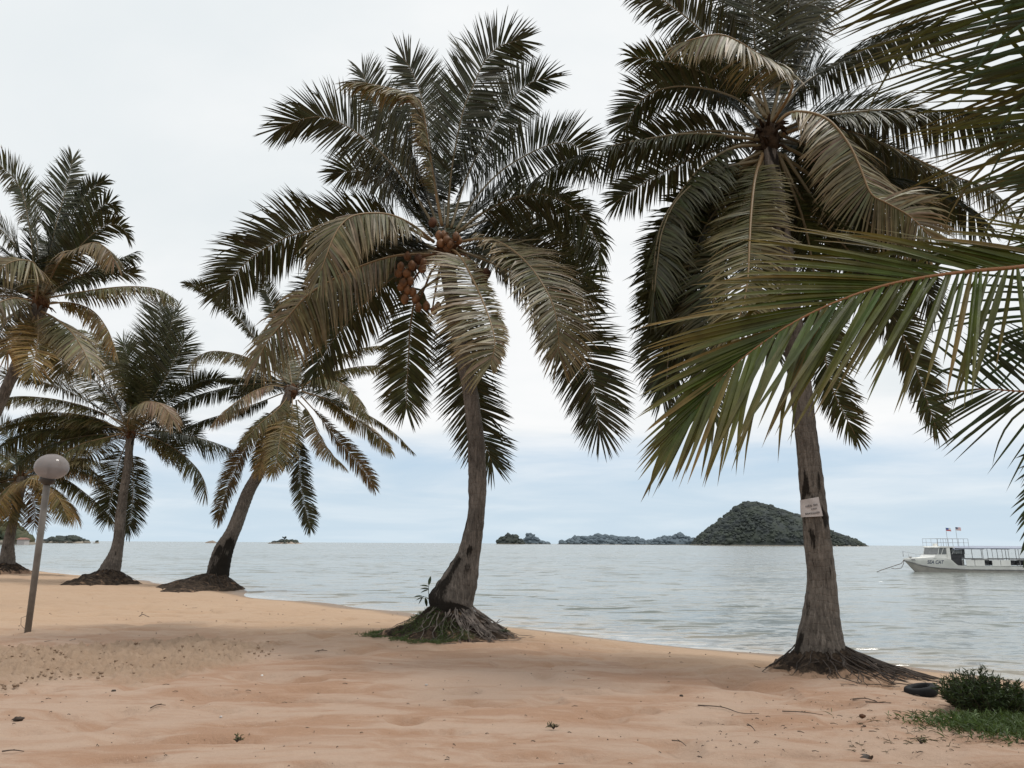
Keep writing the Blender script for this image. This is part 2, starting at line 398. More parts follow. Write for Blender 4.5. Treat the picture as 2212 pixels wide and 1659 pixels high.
def make_frond(palm, Y0, pts, L, sgn, cls, tw, leaf=.78, droop=.45, seed=0, width=.035, space=.0205, bare=.16, rr=(.032, .006), a0=70, a1=46, near=False, vee=12, rcol=None, mat=None, sides=(1, 1), dzmax=.72, wild=1.0, tipl=None, twb=.35, am=(1, 1)):
    rnd = random.Random(seed)
    n = 46
    s = cat(pts, n)
    pl = sum(np.linalg.norm(s[i + 1] - s[i]) for i in range(n - 1)) * Y0 / F
    dz = math.sqrt(max(L * L - pl * pl, 0)); dz = min(dz, dzmax * L) * sgn
    P = []
    for i, p in enumerate(s):
        t = i / (n - 1); e = math.sin(t * math.pi / 2) if abs(sgn) else 0
        P.append(at(p[0], p[1], Y0 - dz * e))
    rad = (P[-1] - P[0]); rad.z = 0
    if rad.length < .05: rad = V((0, -1, 0))
    rad.normalize()
    S0 = rad.cross(V((0, 0, 1))).normalized()
    cum = [0]
    for i in range(n - 1): cum.append(cum[-1] + (P[i + 1] - P[i]).length)
    tot = cum[-1]
    base, hi = GREEN[cls]; tipc = TIP[cls]
    g = Geo()
    cnt = max(8, int(tot * (1 - bare) / space))
    ns = 7 if near else 4
    off1, off2 = rnd.random() * 50, rnd.random() * 50
    for side in (-1, 1):
        sc_ = sides[0] if side < 0 else sides[1]
        if sc_ <= 0: continue
        clump = 0
        for k in range(cnt):
            u = (k + rnd.uniform(-.3, .3)) / cnt; u = min(max(u, 0), .999)
            if rnd.random() < .035 * wild: continue
            ss = (bare + (1 - bare) * u) * tot
            i = 0
            while i < n - 2 and cum[i + 1] < ss: i += 1
            q = (ss - cum[i]) / max(cum[i + 1] - cum[i], 1e-9)
            p = P[i].lerp(P[i + 1], q)
            T = (P[min(i + 2, n - 1)] - P[max(i - 1, 0)]).normalized()
            N0 = S0.cross(T)
            if N0.length < 1e-4: N0 = V((0, 0, 1))
            N0.normalize()
            tc = (CAM - p).normalized()
            tws = tw * min(1, twb + 1.1 * u)
            Nn = N0 * (1 - abs(tws)) + tc * tws
            Nn = Nn - T * Nn.dot(T)
            if Nn.length < 1e-3: Nn = N0
            Nn.normalize(); S = T.cross(Nn)
            low = noise.noise(V((u * 7 + off1, side * 3.1, off2)))
            low2 = noise.noise(V((u * 23 + off2, side * 5.3, off1)))
            a = R(lerp(a0, a1, u ** 1.5) * (1 - .75 * max(0, (u - .90) / .10) ** 1.5) + low * 13 * wild + low2 * 7 * wild + rnd.uniform(-4, 4))
            a *= am[0] if side < 0 else am[1]
            be = R((vee if droop < .5 else -42 * min(1, droop)) + rnd.uniform(-9, 9) + low2 * 8)
            d = T * math.cos(a) + (S * side * math.cos(be) + Nn * math.sin(be)) * math.sin(a)
            ln = leaf * (max(prof(u), .8) if near and u < .2 else prof(u)) * (1 if tipl is None else lerp(1, tipl / .62, smooth(.55, 1, u))) * sc_ * rnd.uniform(.88, 1.1) * (1 + .12 * low)
            gk = droop * rnd.uniform(.55, 1.5) * (1 + .6 * low)
            kink = rnd.random() < .08 * wild
            roll = R(rnd.gauss(0, 13) + 18 * low2)
            cc = [lerp(x, y, min(1, max(0, rnd.random() * .7 + .25 + low * .6))) for x, y in zip(base, hi)]
            if cls in 'oytbp':
                mg = max(0, min(.75, .30 + 1.3 * noise.noise(V((u * 2.4 + off2, side * .7, off1))) - .25 * u))
                cc = [lerp(x, y, mg) for x, y in zip(cc, (.058, .066, .020))]
            br = rnd.uniform(.75, 1.25); cc = [x * br for x in cc]
            dry = rnd.random() < .06 * wild
            tipf = min(1, max(0, .35 + .45 * rnd.random() + .4 * low))
            w0 = width * rnd.uniform(.8, 1.15) * (.72 + .28 * prof(u))
            q0 = p.copy(); prev = None; dd = d.copy()
            for j in range(ns + 1):
                f = j / ns
                W = dd.cross(Nn)
                if W.length < 1e-4: W = S
                W.normalize()
                B = W.cross(dd).normalized()
                W = W * math.cos(roll) + B * math.sin(roll)
                w = w0 * (.45 + .55 * min(1, f / .2)) if f < .35 else w0 * max(0.0, 1 - ((f - .35) / .65) ** 2.0)
                cm = f ** 2 * tipf if not dry else .3 + .7 * f
                cv = tuple(lerp(x, y, cm) for x, y in zip(cc, tipc)) + (1,)
                if near:
                    Bn = W.cross(dd)
                    if j < ns: row = (g.vert(q0 - W * w * .5 + Bn * w * .16, cv), g.vert(q0, cv), g.vert(q0 + W * w * .5 + Bn * w * .16, cv))
                    else: row = (g.vert(q0, cv),)
                    if prev:
                        if len(row) == 3:
                            g.f.append((prev[0], prev[1], row[1], row[0])); g.f.append((prev[1], prev[2], row[2], row[1]))
                        else:
                            g.f.append((prev[0], prev[1], row[0])); g.f.append((prev[1], prev[2], row[0]))
                else:
                    if j < ns: row = (g.vert(q0 - W * w * .5, cv), g.vert(q0 + W * w * .5, cv))
                    else: row = (g.vert(q0, cv),)
                    if prev:
                        g.f.append((prev[0], prev[1], row[1], row[0]) if len(row) == 2 else (prev[0], prev[1], row[0]))
                prev = row
                grav = gk * (f + .15) * (4 / ns)
                if kink and f > .4: grav += 1.0
                dd = (dd + V((0, 0, -1)) * grav * .55 * (1 - abs(dd.z) * .5)).normalized()
                q0 = q0 + dd * (ln / ns)
    fo = g.build('frond', mat or (M_near if near else M_leaf), palm, col=True, loc=P[0])
    r2 = Geo(); rc = rcol or ((.20, .13, .06) if cls in 'toypb' else (.13, .10, .05))
    nk = n
    for j in range(0): pass
    r2.tube(P, [lerp(rr[0], rr[1], min(1, (i / (n - 1)) ** .6)) for i in range(n)], 6, (*rc, 1))
    r2.build('rachis', M_rachis, fo, smooth=True, col=True)
    return fo
def make_trunk(palm, pts, Yb, Yt, mat, seed, darkf=None, lumps=.04, name='trunk'):
    n = 110; nk = 26; s = cat(pts, n); g = Geo(); rnd = random.Random(seed); uvs = []
    P = []; ln = 0; prev = None
    ys = [p[1] for p in s]
    for i, p in enumerate(s):
        t = i / (n - 1); P.append((at(p[0], p[1], lerp(Yb, Yt, t ** 1.3)), p[2] * .5 / F * lerp(Yb, Yt, t)))
    ox = rnd.random() * 50
    lens = [0]
    for i in range(n - 1): lens.append(lens[-1] + (P[i + 1][0] - P[i][0]).length)
    for i, (c, r) in enumerate(P):
        T = (P[min(i + 1, n - 1)][0] - P[max(i - 1, 0)][0]).normalized()
        a = (V((1, 0, 0)) - T * T.x).normalized(); b = T.cross(a)
        for k in range(nk):
            ph = 6.28318 * k / nk
            d = a * math.cos(ph) + b * math.sin(ph)
            q = 1 + lumps * 2.2 * noise.noise(V((math.cos(ph) * 1.2 + ox, math.sin(ph) * 1.2, lens[i] * 1.8))) + lumps * noise.noise(V((math.cos(ph) * 3 + ox, math.sin(ph) * 3, lens[i] * 9)))
            q += .018 * math.sin(lens[i] * 34 + 3 * noise.noise(V((math.cos(ph), math.sin(ph), lens[i] * 2))))
            t = i / (n - 1)
            dk = darkf(t, lens[i], math.cos(ph), noise.noise(V((math.cos(ph) * 1.6 + ox, math.sin(ph) * 1.6, lens[i] * 2.4)))) if darkf else 0
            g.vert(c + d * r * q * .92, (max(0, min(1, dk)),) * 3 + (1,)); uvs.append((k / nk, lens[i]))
    for i in range(n - 1):
        for k in range(nk):
            g.f.append((i * nk + k, i * nk + (k + 1) % nk, (i + 1) * nk + (k + 1) % nk, (i + 1) * nk + k))
    g.f.append(tuple(range((n - 1) * nk, n * nk)))
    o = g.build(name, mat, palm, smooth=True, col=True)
    uvl = o.data.uv_layers.new(name='UVMap')
    li = np.zeros(len(o.data.loops), np.int32); o.data.loops.foreach_get('vertex_index', li)
    uvl.data.foreach_set('uv', np.array(uvs, np.float32)[li].ravel())
    return o, P
def make_mound(palm, c, ext, H, seed, top=.28, strands=60, smat=None, smax=1.0, sway=None, ex_=1.35, sandy=1.0):
    """c ground point under the trunk; ext = (left, right, front, back) reach"""
    rnd = random.Random(seed); g = Geo(); nr, nt = 16, 64
    def reach(ph):
        x, y = math.cos(ph), math.sin(ph)
        ex = ext[1] if x > 0 else ext[0]; ey = ext[3] if y > 0 else ext[2]
        r = 1 / math.sqrt((x / ex) ** 2 + (y / ey) ** 2)
        return r * (1 + .28 * noise.noise(V((x * 2.3 + seed, y * 2.3, 0))) + .16 * noise.noise(V((x * 7 + seed, y * 7, 3))))
    def pt(ph, f, lift=0):
        r = lerp(top * .5, reach(ph), f)
        x, y = c.x + math.cos(ph) * r, c.y + math.sin(ph) * r
        h = H * max(0, 1 - f) ** ex_ - .05 * min(f, 1) ** 4
        return V((x, y, 0)), h
    rows = []
    for i in range(nr):
        f = i / (nr - 1); rows.append([])
        for k in range(nt):
            ph = 6.28318 * k / nt; p, h = pt(ph, f)
            q = .30 * H * noise.noise(V((p.x * 3.2, p.y * 3.2, seed))) * (1 - f * .6) + .07 * noise.noise(V((p.x * 17, p.y * 17, seed))) * (1 - f * .5)
            rows[-1].append((p.x, p.y, h + q - .012))
    fl = np.array([q for r_ in rows for q in r_]); zz = ground(fl[:, 0], fl[:, 1])
    for q_, ((x, y, h), z) in enumerate(zip(fl, zz)): g.vert((x, y, z + h), (sandy * (q_ // nt) / (nr - 1),) * 3 + (1,))
    for i in range(nr - 1):
        for k in range(nt):
            g.f.append((i * nt + k, (i + 1) * nt + k, (i + 1) * nt + (k + 1) % nt, i * nt + (k + 1) % nt))
    ctr = g.vert((c.x, c.y, c.z + H), (0, 0, 0, 1))
    for k in range(nt): g.f.append((k, (k + 1) % nt, ctr))
    mo = g.build('root_mound', M_root, palm, smooth=True, col=True)
    if strands:
        s = Geo()
        for _ in range(strands):
            ph = rnd.uniform(0, 6.283) if sway is None else (rnd.gauss(sway[0], sway[1]) if rnd.random() < .75 else rnd.uniform(0, 6.283))
            f1 = rnd.uniform(.35, 1.08) * smax; f0 = rnd.uniform(0, .35)
            pts = []; dph = rnd.uniform(-.5, .5)
            for j in range(7):
                t = j / 6; f = lerp(f0, f1, t)
                p, h = pt(ph + dph * t * t + .06 * math.sin(t * 9 + ph * 7), min(f, 1.25))
                z = gh(p.x, p.y) + (h if f < 1 else -.05) + .03 * (1 - t * .6) + rnd.uniform(-.006, .016)
                if f >= 1: z = gh(p.x, p.y) + .008
                pts.append(V((p.x, p.y, z)))
            r = rnd.uniform(.005, .013)
            s.tube(pts, [r * (1 - .6 * j / 6) for j in range(7)], 5)
        s.build('root_strand_mat', smat or M_strand, mo, smooth=True)
    return pt
def crown(palm, p, r, seed, mat=None):
    g = Geo(); rnd = random.Random(seed)
    g.blob(p, (r, r, r * 1.7), rnd, 10, 16, .16)
    for _ in range(26):
        ph = rnd.uniform(0, 6.28); z = rnd.uniform(-1.2, 1.2) * r
        a = p + V((math.cos(ph) * r * .9, math.sin(ph) * r * .9, z))
        b = a + V((math.cos(ph) * r * rnd.uniform(.4, 1.3), math.sin(ph) * r * rnd.uniform(.4, 1.3), rnd.uniform(-.9, .7) * r))
        g.tube([a - (b - a) * .2, a.lerp(b, .5) + V((0, 0, .04)), b], [.03, .022, .008], 5)
    return g.build('crown_fibre', mat or M_fibre, palm, smooth=True)
def nuts(palm, lst, mat, seed, r=.105):
    rnd = random.Random(seed)
    for p in lst:
        g = Geo(); g.blob(p, (r * rnd.uniform(.85, 1.05), r * rnd.uniform(.85, 1.05), r * rnd.uniform(1.05, 1.3)), rnd, 10, 14, .05)
        c = V(p) + V((0, 0, r * 1.05)); g.blob(c, (.035, .035, .02), rnd, 4, 6, .1)
        g.build('coconut', mat, palm, smooth=True)
FR = {}
# (crop, points, toward camera -1..1, colour class, face twist -1..1, extra)
FR['E'] = [
 ('E', [(1150, 1110), (1040, 930), (920, 780), (820, 690), (720, 620), (620, 578), (540, 578), (470, 598), (400, 630)], -.5, 'd', -.85, dict(droop=.16, leaf=.86, a0=80, a1=28)),
 ('E', [(1215, 1120), (1235, 850), (1290, 560), (1340, 430), (1400, 300), (1470, 230), (1570, 197)], .25, 'd', -.9, dict(droop=.15, leaf=.86, a0=66)),
 ('E', [(1235, 1120), (1300, 900), (1400, 690), (1500, 530), (1590, 430), (1660, 395), (1710, 388)], -.5, 'd', -.8, dict(droop=.18, a0=75)),
 ('E', [(1190, 1110), (1160, 950), (1125, 720), (1095, 540), (1060, 480), (960, 440), (830, 412), (740, 400)], .5, 't', .25, dict(droop=.55, leaf=.55, wild=1.8)),
 ('E', [(1190, 1110), (1150, 850), (1120, 620), (1080, 450), (1030, 330), (1000, 290)], -.35, 'd', -.8, dict(droop=.15, leaf=.85)),
 ('E', [(1170, 1110), (1080, 880), (970, 700), (880, 540), (830, 440), (800, 360)], -.6, 'd', -.8, dict(droop=.2, leaf=.8)),
 ('E', [(1260, 1130), (1350, 980), (1470, 850), (1600, 765), (1720, 712), (1800, 703), (1880, 740), (1930, 800)], -.6, 'd', -.8, dict(droop=.2, a0=80)),
 ('E', [(1270, 1140), (1400, 1040), (1550, 970), (1680, 955), (1800, 1000), (1900, 1090), (1955, 1200), (1960, 1290)], .2, 'd', -.5, dict(droop=.5)),
 ('E', [(1130, 1180), (960, 1090), (800, 1065), (620, 1115), (430, 1165), (270, 1255), (170, 1350), (110, 1430)], -.3, 'd', -.75, dict(droop=.35, leaf=.85, a0=72)),
 ('E', [(1150, 1190), (1050, 1110), (950, 1060), (850, 1047), (750, 1062), (690, 1110), (650, 1180), (620, 1260), (595, 1330)], .75, 't', .55, dict(droop=.7, leaf=.82)),
 ('E', [(1130, 1250), (1040, 1250), (940, 1262), (800, 1305), (650, 1375), (530, 1450), (430, 1560), (330, 1680), (290, 1760)], .45, 't', .65, dict(droop=.8, leaf=.95, a0=80)),
 ('E', [(1225, 1220), (1280, 1262), (1340, 1370), (1390, 1480), (1430, 1590), (1450, 1690), (1430, 1790)], .8, 't', .55, dict(droop=.42, leaf=.95, sides=(.30, 1), a0=88, a1=60, width=.042, space=.016)),
 ('E', [(1270, 1190), (1400, 1172), (1500, 1205), (1600, 1285), (1680, 1390), (1735, 1500), (1760, 1620), (1765, 1740)], .65, 't', .5, dict(droop=.45, leaf=.85, a0=80)),
 ('E', [(1270, 1230), (1430, 1290), (1560, 1360), (1690, 1450), (1800, 1600), (1890, 1760), (1940, 1920), (1965, 2120)], -.35, 'd', -.8, dict(droop=.25, leaf=.9, a0=78)),
 ('E', [(1230, 1330), (1260, 1560), (1300, 1780), (1330, 1950), (1380, 2130), (1435, 2270)], -.7, 'd', -.8, dict(droop=.2, leaf=.8, a0=74)),
 ('E', [(1180, 1360), (1070, 1450), (1035, 1600), (1025, 1760), (1018, 1900), (1014, 2010)], -.3, 'g', -.75, dict(droop=.25, leaf=.72, a0=66)),
 ('E', [(1140, 1280), (1000, 1330), (880, 1420), (760, 1540), (640, 1690), (560, 1830)], -.5, 'g', -.4, dict(droop=.5)),
 ('E', [(1260, 1140), (1480, 1060), (1620, 1030), (1760, 1060), (1830, 1150), (1850, 1240)], -.7, 'd', -.5, dict(droop=.4)),
 ('E', [(1140, 1160), (1020, 1010), (900, 900), (780, 840), (680, 850)], -.8, 'd', -.7, dict(droop=.3)),
]
FR['F'] = [
 ('F', [(890, 650), (940, 420), (975, 150), (990, -100), (1000, -350)], .2, 'd', -.75, dict(droop=.12, leaf=.85)),
 ('F', [(870, 620), (800, 400), (720, 130), (660, -120), (640, -350)], -.3, 'd', -.75, dict(droop=.15, leaf=.85)),
 ('F', [(900, 620), (1010, 400), (1120, 150), (1200, -120), (1250, -300)], -.3, 'd', -.7, dict(droop=.15, leaf=.85)),
 ('F', [(860, 610), (740, 400), (600, 230), (450, 90), (300, -20), (190, -90)], -.2, 'd', -.6, dict(droop=.45, leaf=.85)),
 ('F', [(900, 640), (985, 500), (1000, 420), (930, 345), (830, 285), (720, 215), (630, 180), (540, 190), (450, 215)], .9, 't', .45, dict(droop=.75, leaf=.75, bare=.3, wild=1.6)),
 ('F', [(850, 640), (740, 530), (620, 478), (500, 455), (390, 452), (280, 480), (200, 540), (150, 620), (125, 680)], -.4, 'd', -.65, dict(droop=.3, leaf=.72)),
 ('F', [(860, 730), (700, 715), (560, 700), (400, 703), (250, 725), (90, 755), (-100, 810), (-260, 880), (-340, 940)], .3, 'd', -.25, dict(droop=.9, leaf=.78)),
 ('F', [(850, 760), (720, 765), (600, 820), (500, 900), (410, 1020), (345, 1120), (305, 1230), (283, 1380), (275, 1500), (285, 1600)], .4, 'd', .25, dict(droop=.5, leaf=.8)),
 ('F', [(850, 790), (720, 860), (600, 1000), (480, 1200), (400, 1420), (345, 1640), (328, 1850), (325, 2080)], -.2, 'd', -.55, dict(droop=.35, leaf=.8)),
 ('F', [(850, 800), (810, 930), (790, 1100), (780, 1280), (772, 1450), (745, 1600), (690, 1740)], .7, 'o', .7, dict(droop=.35, leaf=.85, a0=72, bare=.1)),
 ('F', [(920, 650), (985, 592), (1090, 587), (1200, 632), (1300, 755), (1360, 880), (1415, 1010), (1500, 1060), (1620, 1130), (1720, 1230)], .8, 't', .7, dict(droop=.5, leaf=1.0, a0=82, bare=.08)),
 ('F', [(950, 680), (1100, 620), (1300, 590), (1500, 572), (1700, 575), (1900, 590), (2080, 620), (2220, 670)], .1, 'd', -.2, dict(droop=1.2, leaf=.85, a0=80)),
 ('F', [(950, 700), (1150, 650), (1400, 720), (1650, 830), (1850, 920), (2020, 980), (2150, 1090)], .3, 'o', .3, dict(droop=.6)),
 ('F', [(950, 760), (1150, 850), (1350, 900), (1550, 940), (1750, 1010), (1900, 1090), (2000, 1170)], -.2, 'd', -.3, dict(droop=.8)),
 ('F', [(920, 600), (1050, 450), (1220, 340), (1420, 240), (1620, 170), (1800, 160)], -.4, 'd', -.5, dict(droop=.5)),
 ('F', [(920, 800), (1050, 880), (1180, 1020), (1290, 1170), (1370, 1300), (1420, 1440)], -.3, 'd', -.5, dict(droop=.35)),
 ('F', [(930, 800), (1150, 950), (1330, 1100), (1500, 1250), (1640, 1400), (1740, 1600)], -.5, 'd', -.4, dict(droop=.5)),
 ('S', [(930, -240), (1060, 100), (1120, 400), (1160, 700), (1190, 900), (1240, 1050), (1330, 1220)], -.4, 'g', -.6, dict(droop=.3, leaf=.62)),
 ('S', [(960, -240), (1250, 200), (1480, 520), (1620, 800), (1690, 1000), (1755, 1190)], -.3, 'g', -.5, dict(droop=.45, leaf=.6)),
 ('S', [(870, -240), (760, 0), (640, 250), (560, 500), (540, 760), (560, 950), (600, 1150)], -.6, 'g', -.6, dict(droop=.3, leaf=.8)),
 ('F', [(850, 780), (740, 900), (660, 1050), (600, 1250), (570, 1450)], -.6, 'd', -.6, dict(droop=.35)),
 ('F', [(870, 560), (760, 470), (600, 400), (430, 340), (280, 310), (170, 300)], -.2, 'g', -.5, dict(droop=.4, leaf=.6)),
]
FR['F'] += [
 ('S', [(850, -210), (600, -150), (420, -20), (330, 150), (300, 330), (285, 480)], .3, 'd', .1, dict(droop=.5, leaf=1.0)),
 ('S', [(850, -190), (720, 60), (620, 330), (590, 600), (610, 850)], .2, 'g', -.6, dict(droop=.3, leaf=1.0)),
 ('S', [(860, -190), (560, 60), (430, 380), (370, 700), (345, 960)], -.5, 'd', -.6, dict(droop=.3, leaf=.95)),
 ('F', [(900, 600), (960, 350), (1060, 120), (1120, -80)], -.1, 'd', -.7, dict(droop=.15, leaf=1.1)),
 ('F', [(880, 600), (820, 350), (800, 100), (790, -100)], .1, 'd', -.7, dict(droop=.15, leaf=1.1)),
 ('S', [(860, -230), (700, -60), (560, 120), (470, 330), (430, 560), (440, 780)], .1, 'd', -.5, dict(droop=.35, leaf=.9)),
 ('S', [(880, -200), (840, 60), (830, 300), (850, 520), (900, 760)], -.4, 'g', -.7, dict(droop=.3, leaf=.9)),
 ('S', [(860, -220), (640, -120), (480, 20), (380, 200), (330, 420), (320, 620)], -.1, 'd', -.6, dict(droop=.35, leaf=.85)),
 ('S', [(940, -220), (1060, 0), (1220, 180), (1380, 360), (1500, 600)], .1, 'd', -.5, dict(droop=.5, leaf=.9)),
 ('F', [(930, 700), (1080, 760), (1240, 860), (1400, 1000), (1530, 1160)], -.2, 'd', -.4, dict(droop=.6, leaf=.95)),
]
FR['D'] = [
 ('M', [(620, 740), (510, 570), (420, 460), (330, 350), (230, 262), (140, 205), (60, 190)], -.3, 'd', -.65, dict(droop=.35, leaf=.62)),
 ('M', [(640, 730), (600, 540), (560, 380), (510, 240), (460, 160)], -.3, 'd', -.7, dict(droop=.2)),
 ('M', [(600, 720), (500, 650), (400, 595), (290, 565), (190, 562), (110, 600), (70, 650)], .5, 't', .4, dict(droop=.9)),
 ('M', [(600, 745), (480, 740), (360, 748), (240, 772), (120, 805), (0, 860), (-60, 900)], -.3, 'd', -.3, dict(droop=.95)),
 ('M', [(600, 730), (400, 712), (230, 712), (100, 742), (-20, 800)], -.6, 'd', -.3, dict(droop=.6, leaf=.5)),
 ('M', [(610, 760), (530, 752), (430, 785), (330, 850), (250, 920), (215, 960)], .8, 'p', .45, dict(droop=.8, leaf=.7)),
 ('M', [(600, 790), (450, 850), (300, 900), (150, 945), (30, 1000)], .1, 'd', -.2, dict(droop=1.0, leaf=.6)),
 ('M', [(620, 830), (520, 910), (440, 1010), (385, 1110), (320, 1230), (270, 1380), (240, 1490)], .2, 'b', -.5, dict(droop=.4)),
 ('M', [(640, 810), (605, 930), (580, 1050), (562, 1150), (540, 1230)], .75, 'y', .6, dict(droop=.35, leaf=.85)),
 ('M', [(670, 830), (682, 960), (682, 1100), (690, 1250), (715, 1400), (750, 1540)], -.2, 'd', -.8, dict(droop=.25, leaf=.78)),
 ('M', [(700, 810), (790, 910), (890, 1040), (980, 1140), (1050, 1230), (1100, 1310)], -.1, 'b', -.6, dict(droop=.45)),
 ('M', [(700, 780), (830, 825), (950, 905), (1070, 985), (1150, 1060), (1190, 1110)], .6, 'y', .5, dict(droop=.6)),
 ('M', [(720, 790), (900, 840), (1080, 920), (1210, 1010), (1320, 1120)], -.3, 'o', -.3, dict(droop=.6, leaf=.5)),
 ('M', [(690, 770), (770, 718), (850, 712), (940, 750), (1010, 830), (1070, 940)], .7, 'o', .4, dict(droop=.7)),
 ('M', [(700, 750), (830, 690), (960, 655), (1090, 640), (1220, 642), (1330, 680)], .1, 'o', .1, dict(droop=1.0, leaf=.65)),
 ('M', [(700, 730), (800, 640), (910, 580), (1030, 545), (1130, 530), (1200, 535)], -.2, 'o', -.2, dict(droop=.7, leaf=.55)),
 ('M', [(670, 720), (750, 560), (860, 440), (980, 370)], -.5, 'd', -.6, dict(droop=.3)),
 ('M', [(680, 830), (740, 900), (790, 1010), (850, 1110), (930, 1190)], .4, 'b', .1, dict(droop=.6)),
 ('M', [(620, 820), (540, 960), (490, 1080), (450, 1180)], -.5, 'd', -.3, dict(droop=.5)),
]
FR['D'] += [
 ('M', [(640, 800), (570, 950), (510, 1090), (465, 1230)], .6, 'y', .5, dict(droop=.4)),
 ('M', [(650, 800), (645, 930), (632, 1060), (615, 1190)], .5, 'o', .6, dict(droop=.4)),
 ('M', [(640, 790), (570, 880), (470, 960), (380, 1060)], .5, 'o', .4, dict(droop=.5)),
]
FR['C'] = [
 ('C', [(730, 430), (775, 270), (830, 80), (870, -80), (890, -200), (880, -260)], -.2, 'd', -.8, dict(droop=.12, leaf=1.0)),
 ('C', [(725, 470), (705, 410), (740, 330), (800, 287), (870, 292), (930, 340), (955, 390)], .9, 'p', .4, dict(droop=.7, leaf=.75, bare=.05)),
 ('C', [(720, 430), (762, 310), (740, 220), (690, 120), (640, 20), (560, -60), (460, -100)], .5, 'o', .5, dict(droop=.5)),
 ('C', [(700, 420), (620, 250), (500, 90), (350, -20), (210, -75)], -.2, 'g', -.5, dict(droop=.4)),
 ('C', [(690, 410), (570, 350), (430, 300), (260, 266), (80, 258), (-60, 300)], .2, 'o', .2, dict(droop=.5)),
 ('C', [(690, 430), (520, 425), (320, 432), (120, 468), (-40, 560)], .3, 'g', -.2, dict(droop=.7)),
 ('C', [(690, 460), (560, 490), (450, 520), (350, 575), (260, 650)], .4, 'o', .3, dict(droop=.6)),
 ('C', [(690, 430), (540, 320), (380, 230), (180, 160), (20, 150)], -.3, 'g', -.4, dict(droop=.45)),
 ('C', [(750, 450), (900, 448), (1050, 475), (1180, 510), (1310, 560)], -.2, 'd', -.3, dict(droop=.8)),
 ('C', [(750, 460), (880, 500), (1000, 570), (1090, 655), (1125, 720), (1140, 790)], .3, 'o', .1, dict(droop=.65)),
 ('C', [(750, 430), (880, 320), (1020, 225), (1130, 175), (1220, 155)], -.4, 'd', -.5, dict(droop=.4, leaf=.6)),
 ('C', [(705, 500), (665, 600), (640, 700), (615, 820), (600, 930)], -.6, 'd', -.7, dict(droop=.3)),
 ('C', [(730, 510), (735, 650), (735, 800), (725, 920), (705, 1000)], -.6, 'd', -.6, dict(droop=.35, leaf=.7)),
 ('C', [(740, 420), (850, 260), (930, 130), (990, 10), (1020, -60)], -.3, 'd', -.7, dict(droop=.2, leaf=1.0)),
 ('C', [(735, 420), (800, 240), (870, 60), (940, -110), (960, -200)], -.3, 'd', -.7, dict(droop=.15, leaf=1.0)),
 ('C', [(690, 440), (560, 400), (400, 370), (220, 380), (60, 420)], -.4, 'g', -.3, dict(droop=.6)),
 ('C', [(715, 430), (700, 260), (640, 120), (560, 20)], -.5, 'g', -.6, dict(droop=.3)),
 ('C', [(690, 450), (540, 380), (380, 350), (200, 350), (30, 400)], .4, 'o', .3, dict(droop=.6)),
 ('C', [(690, 460), (520, 470), (350, 500), (190, 560), (60, 650)], .2, 'g', 0, dict(droop=.7)),
 ('C', [(700, 430), (660, 330), (580, 220), (460, 130), (320, 80)], .3, 'o', .4, dict(droop=.5)),
 ('C', [(700, 420), (730, 260), (720, 100), (680, -40)], .2, 'g', -.5, dict(droop=.2)),
]
FR['B'] = [
 ('C', [(120, 700), (230, 640), (350, 610), (470, 600), (600, 640)], -.3, 'o', -.2, dict(droop=.7)),
 ('C', [(130, 720), (260, 690), (370, 720), (470, 790), (560, 870), (620, 940)], .3, 'o', .1, dict(droop=.7)),
 ('C', [(125, 760), (180, 830), (195, 900), (190, 970)], -.3, 'b', -.5, dict(droop=.4)),
 ('C', [(100, 720), (30, 770), (-40, 850)], .3, 'o', .2, dict(droop=.7)),
 ('C', [(100, 700), (0, 640), (-110, 610)], -.2, 'g', -.3, dict(droop=.6)),
 ('C', [(110, 690), (80, 560), (20, 440), (-30, 390)], -.3, 'g', -.6, dict(droop=.3)),
 ('C', [(115, 780), (125, 740), (170, 700), (230, 690)], .8, 'y', .5, dict(droop=.6)),
 ('C', [(120, 690), (190, 560), (300, 470), (420, 430)], -.3, 'g', -.5, dict(droop=.4)),
 ('C', [(100, 730), (10, 740), (-90, 790)], -.5, 'g', -.3, dict(droop=.8)),
 ('C', [(120, 690), (140, 560), (190, 430), (260, 350)], -.5, 'g', -.6, dict(droop=.3)),
 ('C', [(130, 710), (250, 560), (380, 540), (500, 560)], .2, 'o', 0, dict(droop=.6)),
 ('C', [(110, 720), (60, 760), (10, 830), (-20, 900)], .4, 'y', .3, dict(droop=.6)),
 ('C', [(130, 730), (220, 740), (310, 790), (380, 860), (420, 930)], .5, 'y', .3, dict(droop=.7)),
 ('C', [(115, 740), (70, 800), (60, 880), (50, 950)], .3, 'o', .3, dict(droop=.5)),
 ('C', [(120, 700), (250, 650), (420, 660), (560, 720), (640, 800)], .1, 'b', -.2, dict(droop=.8)),
]
FR['B'] += [
 ('C', [(120, 690), (200, 600), (320, 580), (440, 620), (540, 690)], .3, 'o', .3, dict(droop=.7)),
 ('C', [(125, 720), (200, 720), (270, 760), (330, 830), (370, 920)], .6, 'y', .4, dict(droop=.6)),
 ('C', [(100, 690), (40, 600), (-30, 560), (-110, 570)], .4, 'o', .3, dict(droop=.7)),
 ('C', [(100, 740), (60, 800), (10, 860), (-60, 910)], .1, 'y', .2, dict(droop=.6)),
]
